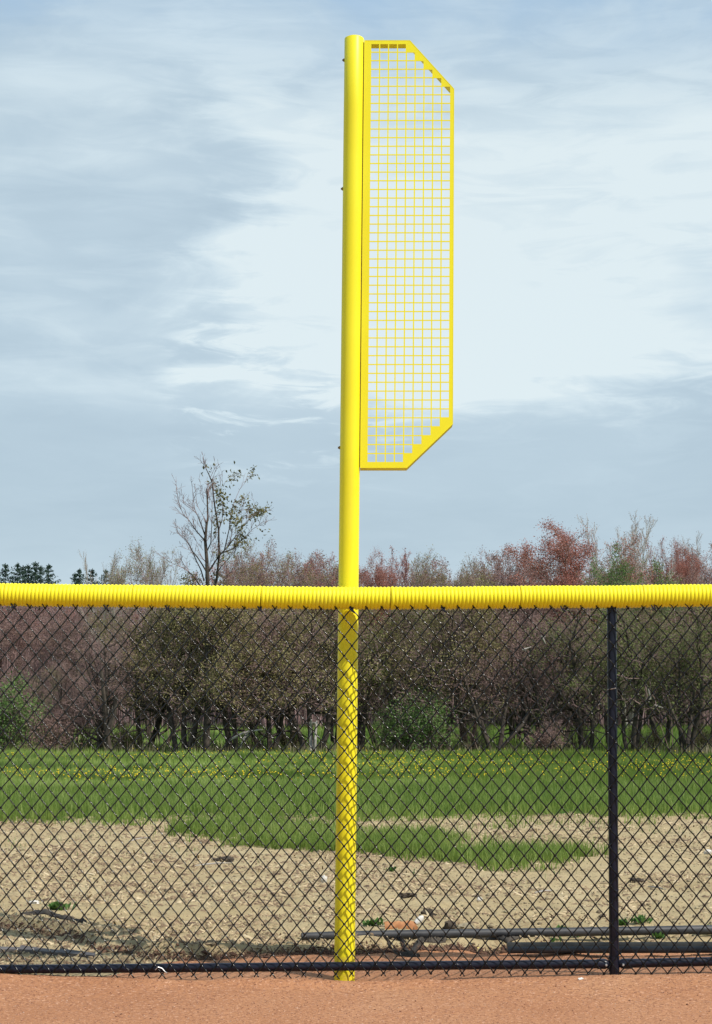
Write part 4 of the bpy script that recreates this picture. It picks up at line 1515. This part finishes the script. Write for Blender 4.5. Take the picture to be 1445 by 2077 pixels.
# a few single leaves still hanging on the top and right twigs
R = random.Random(5)
tree_top = [(548, 82), (605, 88), (560, 130), (600, 130), (527, 178), (598, 200), (540, 248), (672, 285), (665, 322), (884, 290), (884, 318), (1205, 645), (1270, 658), (1322, 672), (1232, 715), (1325, 862),
            (1288, 918), (1272, 975), (1355, 965), (1345, 1028), (1212, 1048), (1170, 745), (1180, 830), (1215, 880), (1100, 760), (1085, 850), (1060, 720), (990, 940),
            (715, 430), (780, 460), (820, 490), (790, 525), (750, 540), (840, 560), (795, 570), (830, 605), (800, 665), (720, 650), (850, 800), (840, 880), (810, 990), (370, 940), (485, 1035), (650, 940), (880, 1270)]
C = np.array([tp(x_ + R.gauss(0, 5), y_ + R.gauss(0, 5), .2) - b0 for x_, y_ in tree_top for _ in range(3 if x_ < 900 and 400 < y_ else 2)])
C += np.random.default_rng(3).normal(0, .035, C.shape)
V3, F3 = leaves_np(C, .10, 9, aspect=.8)
tall_tree = [o for o in COL.objects if o.name.startswith('bare_tree')][0]
link('last_leaves', np_mesh('last_leaves', V3, F3, M_WILLOW), tall_tree)

# brush and saplings between the trunks
BB = bush_proto(304, M_OLIVE, 1.3, 2, .045)
BC = bush_proto(305, M_BRNBUD, 1.5, 1, .035)
for (px, Y_, pr_, sc_, wz, lab) in ((165, 33.6, BC, .7, 1.2, 'low brown thicket just left of the forked dark trunk'), (262, 33.9, BB, .5, 1.3, 'low olive bush right of the forked dark trunk'),
                                    (400, 34.0, BC, .45, 1.2, 'brown bush at the foot of the tall bare tree'), (520, 33.6, BC, .5, 1.0, 'brown bush behind the bleached fallen branch'),
                                    (590, 34.2, BB, .45, 1.2, 'olive bush between fallen branch and pale stump'), (960, 34.0, BC, .5, 1.1, 'brown bush left of the dark leaning trunk in the middle'),
                                    (1165, 33.9, BC, .6, 1.1, 'brown bush just left of the fence post among the stems'), (1300, 33.9, BB, .5, 1.2, 'olive bush just right of the fence post among the stems'),
                                    (1430, 33.8, BB, .6, 1.2, 'olive bush at the right edge beside the leaning trunk')):
    place('low_bush', pr_, (gx_at(px, Y_), Y_, 0), px * .7, sc_, lab, 'bush', 'low bushes between the trunks', wz)

# dead wood at the foot of the row


def limb_thing(name, polys, Y, m_, label, cat, r0, r1):
    mb = MB()
    for pts in polys:
        P3 = [at(px, py, Y + .15 * math.sin(px)) for px, py in pts]
        mb.tube(P3, list(np.linspace(r0, r1, len(P3))), 7)
    o = mb.build(name, m_, None, True)
    return tag(o, label, cat)


limb_thing('dead_branch', [[(468, 1500), (495, 1486), (515, 1482), (532, 1480)], [(504, 1484), (495, 1498), (488, 1516)]], 32.3, M_DEAD,
           'bleached forked branch fallen at the foot of the trees left of the pole', 'branch', .035, .018)
limb_thing('tree_stump', [[(638, 1528), (640, 1500), (643, 1462)], [(632, 1524), (630, 1490), (632, 1460)], [(630, 1468), (640, 1466)]], 32.3, M_DEAD,
           'pale splintered twin stump at the foot of the trees left of the pole', 'stump', .045, .02)
limb_thing('dead_branch', [[(1100, 1290), (1106, 1305), (1098, 1290)], [(1060, 1318), (1078, 1312)]], 31.8, M_DEAD, 'pale broken snag hanging in the crowns left of the fence post', 'branch', .02, .012)
limb_thing('dead_branch', [[(1313, 1392), (1320, 1415), (1316, 1424)], [(1328, 1430), (1345, 1436)]], 31.8, M_DEAD, 'pale crooked branch in the brush right of the fence post', 'branch', .022, .012)
limb_thing('leaning_trunk', [[(1012, 1522), (1040, 1492), (1062, 1468), (1075, 1440)]], 32.5, M_BARK, 'dark leaning trunk at the foot of the trees midway between pole and post', 'trunk', .055, .03)
limb_thing('leaning_trunk', [[(1395, 1515), (1380, 1480), (1362, 1440), (1350, 1400)], [(1394, 1510), (1403, 1460), (1408, 1400)]], 32.6, M_BARK, 'dark forked leaning trunk near the right edge', 'trunk', .055, .03)
limb_thing('leaning_trunk', [[(222, 1526), (216, 1480), (212, 1420), (206, 1360)], [(217, 1490), (232, 1450), (236, 1410)]], 32.4, M_BARK, 'dark forked trunk standing free near the left edge', 'trunk', .08, .04)

# dry grass along the foot of the row
r = np.random.default_rng(71)
n = 3600
x = r.uniform(-11, 11, n); y = r.normal(32.7, .55, n)
k = r.random(n) < np.clip(.42 + 2.0 * fbm(x, y * .3, 73, .8, 3), .05, 1)
x, y = x[k], y[k]
Vb, Fb = blades(x, y, r.uniform(.10, .36, len(x)), r.uniform(.010, .022, len(x)), .22, 74)
tag(link('dry_grass', np_mesh('dry_grass', Vb, Fb, M_DRYGRASS)), 'dry tan grass and weed stalks along the foot of the tree row', 'grass', kind='stuff')

# brush filling the low part of the row
n = 400
x = r.uniform(-11.5, 11.5, n); y = r.uniform(33.0, 36.5, n)
k = r.random(n) < np.clip(.35 + 2.4 * fbm(x, y * .3, 79, .5, 3), .03, 1)
x, y = x[k], y[k]
Vb, Fb = blades(x, y, r.uniform(.4, 1.3, len(x)), r.uniform(.010, .02, len(x)), .35, 80)
tag(link('undergrowth', np_mesh('undergrowth', Vb, Fb, M_TWIG)), 'dark tangle of bare stems between the tree trunks', 'undergrowth', kind='stuff')


# far wood
def wood_proto(seed, H, style, mtwig, mleaf, per, lsize=.07, lspread=.10, frac=1.0, mbark=None):
    R = random.Random(seed)
    segs, tips = [], []
    if style == 'round':
        P = dict(seg=[6, 5, 4, 3], wig=[.09, .16, .2, .22], up=[.05, .055, .05, .03], tap=[.3, .35, .4, .5], start=[.22, .1, .1], kids=[3.2, 2.0, 1.8], ang=[.85, .65, .6], ratio=[.56, .5, .5], rmin=.009)
        stems, sp0 = 3, .22
    elif style == 'dome':
        P = dict(seg=[8, 5, 4, 3], wig=[.05, .14, .2, .22], up=[.03, .07, .05, .03], tap=[.25, .35, .4, .5], start=[.2, .1, .1], kids=[4.0, 2.0, 1.9], ang=[.80, .65, .6], ratio=[.52, .50, .5], rmin=.009)
        stems, sp0 = 1, .03
    elif style == 'broom':
        P = dict(seg=[6, 5, 4, 3], wig=[.04, .08, .12, .12], up=[.05, .16, .16, .14], tap=[.3, .35, .4, .5], start=[.3, .1, .1], kids=[2.2, 1.8, 1.7], ang=[.5, .42, .4], ratio=[.5, .5, .5], rmin=.009)
        stems, sp0 = 5, .16
    for i in range(stems):
        a = 2 * math.pi * i / stems + R.uniform(-.5, .5); sp = sp0 * R.uniform(.4, 1.3)
        grow(R, segs, tips, (math.cos(a) * .1, math.sin(a) * .1, -.2), _norm((math.cos(a) * sp, math.sin(a) * sp, 1)), H * R.uniform(.85, 1), .13 if stems < 3 else .075, 0, P)
    A_ = np.array(segs)
    hi = A_[A_[:, 5] > A_[:, 5].max() * .55]
    cx_, cy_ = hi[:, 3].mean(), hi[:, 4].mean()
    A_[:, [0, 3]] -= cx_
    A_[:, [1, 4]] -= cy_
    segs = [tuple(q) for q in A_]
    tips = [(q[0] - cx_, q[1] - cy_, q[2]) for q in tips]
    return tree_meshes('wood', segs, tips, mbark or mtwig, mtwig, mleaf, 0, per, lsize, lspread, seed, frac, sides=(6, 3))


WP = {
    'red': wood_proto(401, 7.6, 'dome', M_TWIG_RED, M_REDBUD, 7, .055, .13),
    'brown': wood_proto(402, 7.4, 'round', M_TWIG_MAUVE, M_BRNBUD, 2),
    'olive': wood_proto(403, 7.2, 'round', M_TWIG_MAUVE, M_OLIVE, 2, .06),
    'pale': wood_proto(404, 8.4, 'broom', M_TWIG_PALE, M_BRNBUD, 1, .05, .06, .5),
    'mauve': wood_proto(405, 7.4, 'broom', M_TWIG_MAUVE, M_REDBUD, 2, .06, .06, .8),
    'green': wood_proto(406, 6.6, 'round', M_TWIG_MAUVE, M_GREEN, 3, .07),
}

WZ = {}
for k_, m_ in WP.items():
    zz_ = sorted(v_.co.z for v_ in m_[1].vertices)
    WZ[k_] = zz_[int(len(zz_) * .993)]


def wood(px, ytop, Y, kind, label, wz=1.0, group='trees on the skyline of the far wood'):
    hgt = at(px, ytop, Y).z
    me_ = WP[kind]
    zmax = WZ[kind]
    x_ = gx_at(px, Y)
    return place({'red': 'red_maple', 'brown': 'woodland_tree', 'olive': 'woodland_tree', 'pale': 'bare_tree', 'mauve': 'woodland_tree', 'green': 'woodland_tree'}[kind], me_,
                 (x_, Y, 0), rr0.uniform(0, 6.28), hgt / zmax, label, 'tree', group, wz)


sky_trees = [
    (762, 1132, 70, 'red', 'dull red maple on the skyline just right of the pole', .6),
    (835, 1126, 72, 'mauve', 'mauve twiggy tree on the skyline, second right of the pole', .9),
    (885, 1134, 68, 'olive', 'dark budding tree on the skyline between the two dips right of the pole', .8),
    (945, 1142, 66, 'olive', 'low dark forked tree at the dip of the skyline right of the pole', .7),
    (1005, 1126, 69, 'brown', 'rusty brown tree on the skyline before the large red maple', .9),
    (1055, 1120, 72, 'brown', 'rusty tree against the left side of the large red maple', .7),
    (1162, 1070, 66, 'red', 'large rounded red maple, the biggest red crown on the skyline', 1.35),
    (1268, 1050, 68, 'pale', 'tall pale bare tree with upright twigs right of the large red maple', .9),
    (1275, 1135, 62, 'green', 'fresh green tree in front of the tall pale bare tree', .7),
    (1345, 1112, 74, 'mauve', 'mauve tree on the skyline right of the tall pale tree', .8),
    (1392, 1112, 70, 'red', 'dark red maple near the right edge of the skyline', .55),
    (1395, 1098, 78, 'pale', 'pale twiggy tree behind the dark red maple at the right', .8),
    (1470, 1106, 72, 'brown', 'brown tree at the right edge of the skyline', .9),
    (660, 1134, 70, 'mauve', 'mauve twiggy tree on the skyline just left of the pole', .8),
    (610, 1124, 71, 'brown', 'brownish tree on the skyline, second left of the pole', .8),
    (548, 1112, 66, 'olive', 'loose olive tree on the skyline right of the tall bare tree', .8),
    (500, 1122, 69, 'brown', 'low brown tree behind the leafy side of the tall bare tree', .7),
    (285, 1112, 62, 'olive', 'thin loose tree on the skyline left of the tall bare tree', .75),
    (225, 1128, 66, 'pale', 'small pale bare tree on the skyline beside the spruces', .6),
    (325, 1132, 70, 'pale', 'sparse pale tree between the thin loose tree and the tall bare tree', .6),
]
for a in sky_trees:
    wood(*a[:5], wz=a[5])
# main body of the wood: individuals behind the row, alike
bodies = []
for i in range(17):
    px = -120 + i * 100 + rr0.uniform(-25, 25)
    k = 'mauve' if px < 330 else rr0.choice(['brown', 'mauve', 'olive', 'brown', 'pale'])
    if px < 210:
        k = rr0.choice(['mauve', 'mauve', 'brown'])
    top_ = 1210 + rr0.uniform(-5, 18) if px < 420 else 1165 + rr0.uniform(-12, 25)
    bodies.append((px, top_, rr0.uniform(68, 73), k))
for i in range(15):
    px = -80 + i * 112 + rr0.uniform(-25, 25)
    top_ = 1198 if px < 420 else 1150 + rr0.uniform(-15, 15)
    bodies.append((px, top_, rr0.uniform(74, 84), 'mauve' if px < 330 else rr0.choice(['brown', 'mauve', 'olive', 'pale', 'mauve'])))
for px, top_, Y_, k in bodies:
    wood(px, top_, Y_, k, 'tree in the body of the far wood, seen through the scrub row', 1.25, 'trees in the body of the far wood')
# the wood's depth beyond: one mass
r = np.random.default_rng(81)


def mass(name, protos, n, x0, x1, y0, y1, hfun, seed, label):
    r = np.random.default_rng(seed)
    VV, FF, MI, off_ = [], [], [], 0
    mats_ = []
    for i in range(n):
        me_ = protos[i % len(protos)][1]
        nv = len(me_.vertices)
        V = np.empty(nv * 3, np.float32); me_.vertices.foreach_get('co', V); V = V.reshape(-1, 3)
        nl = len(me_.loops)
        L_ = np.empty(nl, np.int32); me_.loops.foreach_get('vertex_index', L_)
        F = L_.reshape(-1, 4)
        nt_ = len(F) // 3
        keep_ = r.random(nt_) < min(1.0, 11000 / nt_)
        F = F[: nt_ * 3].reshape(-1, 3, 4)[keep_]          # keep two of three strips of each twig
        x_ = x0 + (x1 - x0) * (i + r.uniform(-.3, 1.3)) / n
        y_ = r.uniform(y0, y1)
        H_ = hfun(x_, y_)
        a = r.uniform(0, 6.28); s_ = H_ / V[:, 2].max()
        Rm = np.array([[math.cos(a), -math.sin(a), 0], [math.sin(a), math.cos(a), 0], [0, 0, 1]]) * s_
        Rm[:2] *= 1.35
        VV.append(V @ Rm.T + np.array([x_, y_, 0])); FF.append(F.reshape(-1, 4) + off_); off_ += nv
        m_ = me_.materials[0]
        if m_ not in mats_:
            mats_.append(m_)
        MI.append(np.full(len(F) * 3, mats_.index(m_)))
    o = link(name, np_mesh(name, np.concatenate(VV), np.concatenate(FF), mats_, np.concatenate(MI)))
    tag(o, label, 'wood', kind='stuff')


def woodtop(x_, y_):
    px = 722.5 + x_ / (y_ + 8) / 1.006 * FPX
    return at(px, 1205 if px < 420 else 1158, y_).z * (1 + .04 * math.sin(x_ * 1.7))


mass('far_wood', [WP['mauve'], WP['brown'], WP['pale']], 26, -36, 36, 84, 100, woodtop, 82, 'brown and mauve mass of bare woodland closing the view behind the trees')

# thicket low in the wood: stems and brush
n = 26000
y = r.uniform(68, 82, n); x = r.uniform(-1, 1, n) * ((y + 8) * .3)
V1, F1 = blades(x, y, r.uniform(1.0, 4.2, n), r.uniform(.03, .06, n), .22, 86)
tag(link('thicket', np_mesh('thicket', V1, F1, M_TWIG_MAUVE)), 'grey brown thicket of bare stems at the foot of the far wood', 'thicket', kind='stuff')


# spruces
def spruce_proto(seed):
    r = np.random.default_rng(seed)
    H = 10.0
    segs = [(0, 0, -.2, 0, 0, H * .5, .16, .09, 0), (0, 0, H * .5, 0, 0, H, .09, .01, 0)]
    C, D, Ls = [], [], []
    z = .8
    z = 4.5
    while z < H - .1:
        R_ = .60 * (H - z) + .01
        nb = 9
        for i in range(nb):
            a = r.uniform(0, 6.28); L_ = R_ * r.uniform(.6, 1.1)
            droop = -.25 + .55 * (z / H)
            d = np.array([math.cos(a), math.sin(a), droop])
            m_ = max(3, int(L_ / .2))
            for k_ in range(m_):
                s_ = (k_ + .7) / m_
                C.append(np.array([0, 0, z]) + d * L_ * s_ + np.array([0, 0, .10 * s_ * s_ * L_]))
        z += .26 + r.uniform(-.04, .04)
    C = np.array(C)
    C = np.repeat(C, 4, 0) + r.normal(0, .045, (len(C) * 4, 3))
    V3, F3 = leaves_np(C, .14, seed, aspect=.7, updown=-.25)
    V, F = tubes(segs, 7)
    return (np_mesh('trunk', V, F, M_BARK), None, np_mesh('foliage', V3, F3, M_SPRUCE))


SPR = [spruce_proto(1), spruce_proto(2)]
for i, (px, ytop, Y_, lab) in enumerate(((-20, 1138, 118, 'spruce cut by the left edge of the view'), (14, 1142, 118, 'first whole spruce from the left edge'), (38, 1140, 116, 'spruce second from the left edge'),
                                         (49, 1146, 119, 'slightly lower spruce third from the left in the left group'), (60, 1143, 117, 'spruce in the middle of the left group'),
                                         (75, 1138, 116, 'tallest spruce of the left group'), (86, 1146, 119, 'spruce left of the last one in the left group'), (101, 1143, 115, 'rightmost spruce of the left group, standing a little apart'),
                                         (155, 1160, 120, 'left spruce of the small pair in the gap'), (164, 1152, 119, 'right spruce of the small pair in the gap'),
                                         (190, 1152, 118, 'single spruce right of the small pair'), (217, 1154, 119, 'spruce behind the loose thin tree, furthest right'))):
    place('spruce', SPR[i % 2], (gx_at(px, Y_), Y_, 0), i * 1.3, at(px, ytop, Y_).z / 10.0, lab, 'tree', 'spruces on the skyline at the left', 1.0)
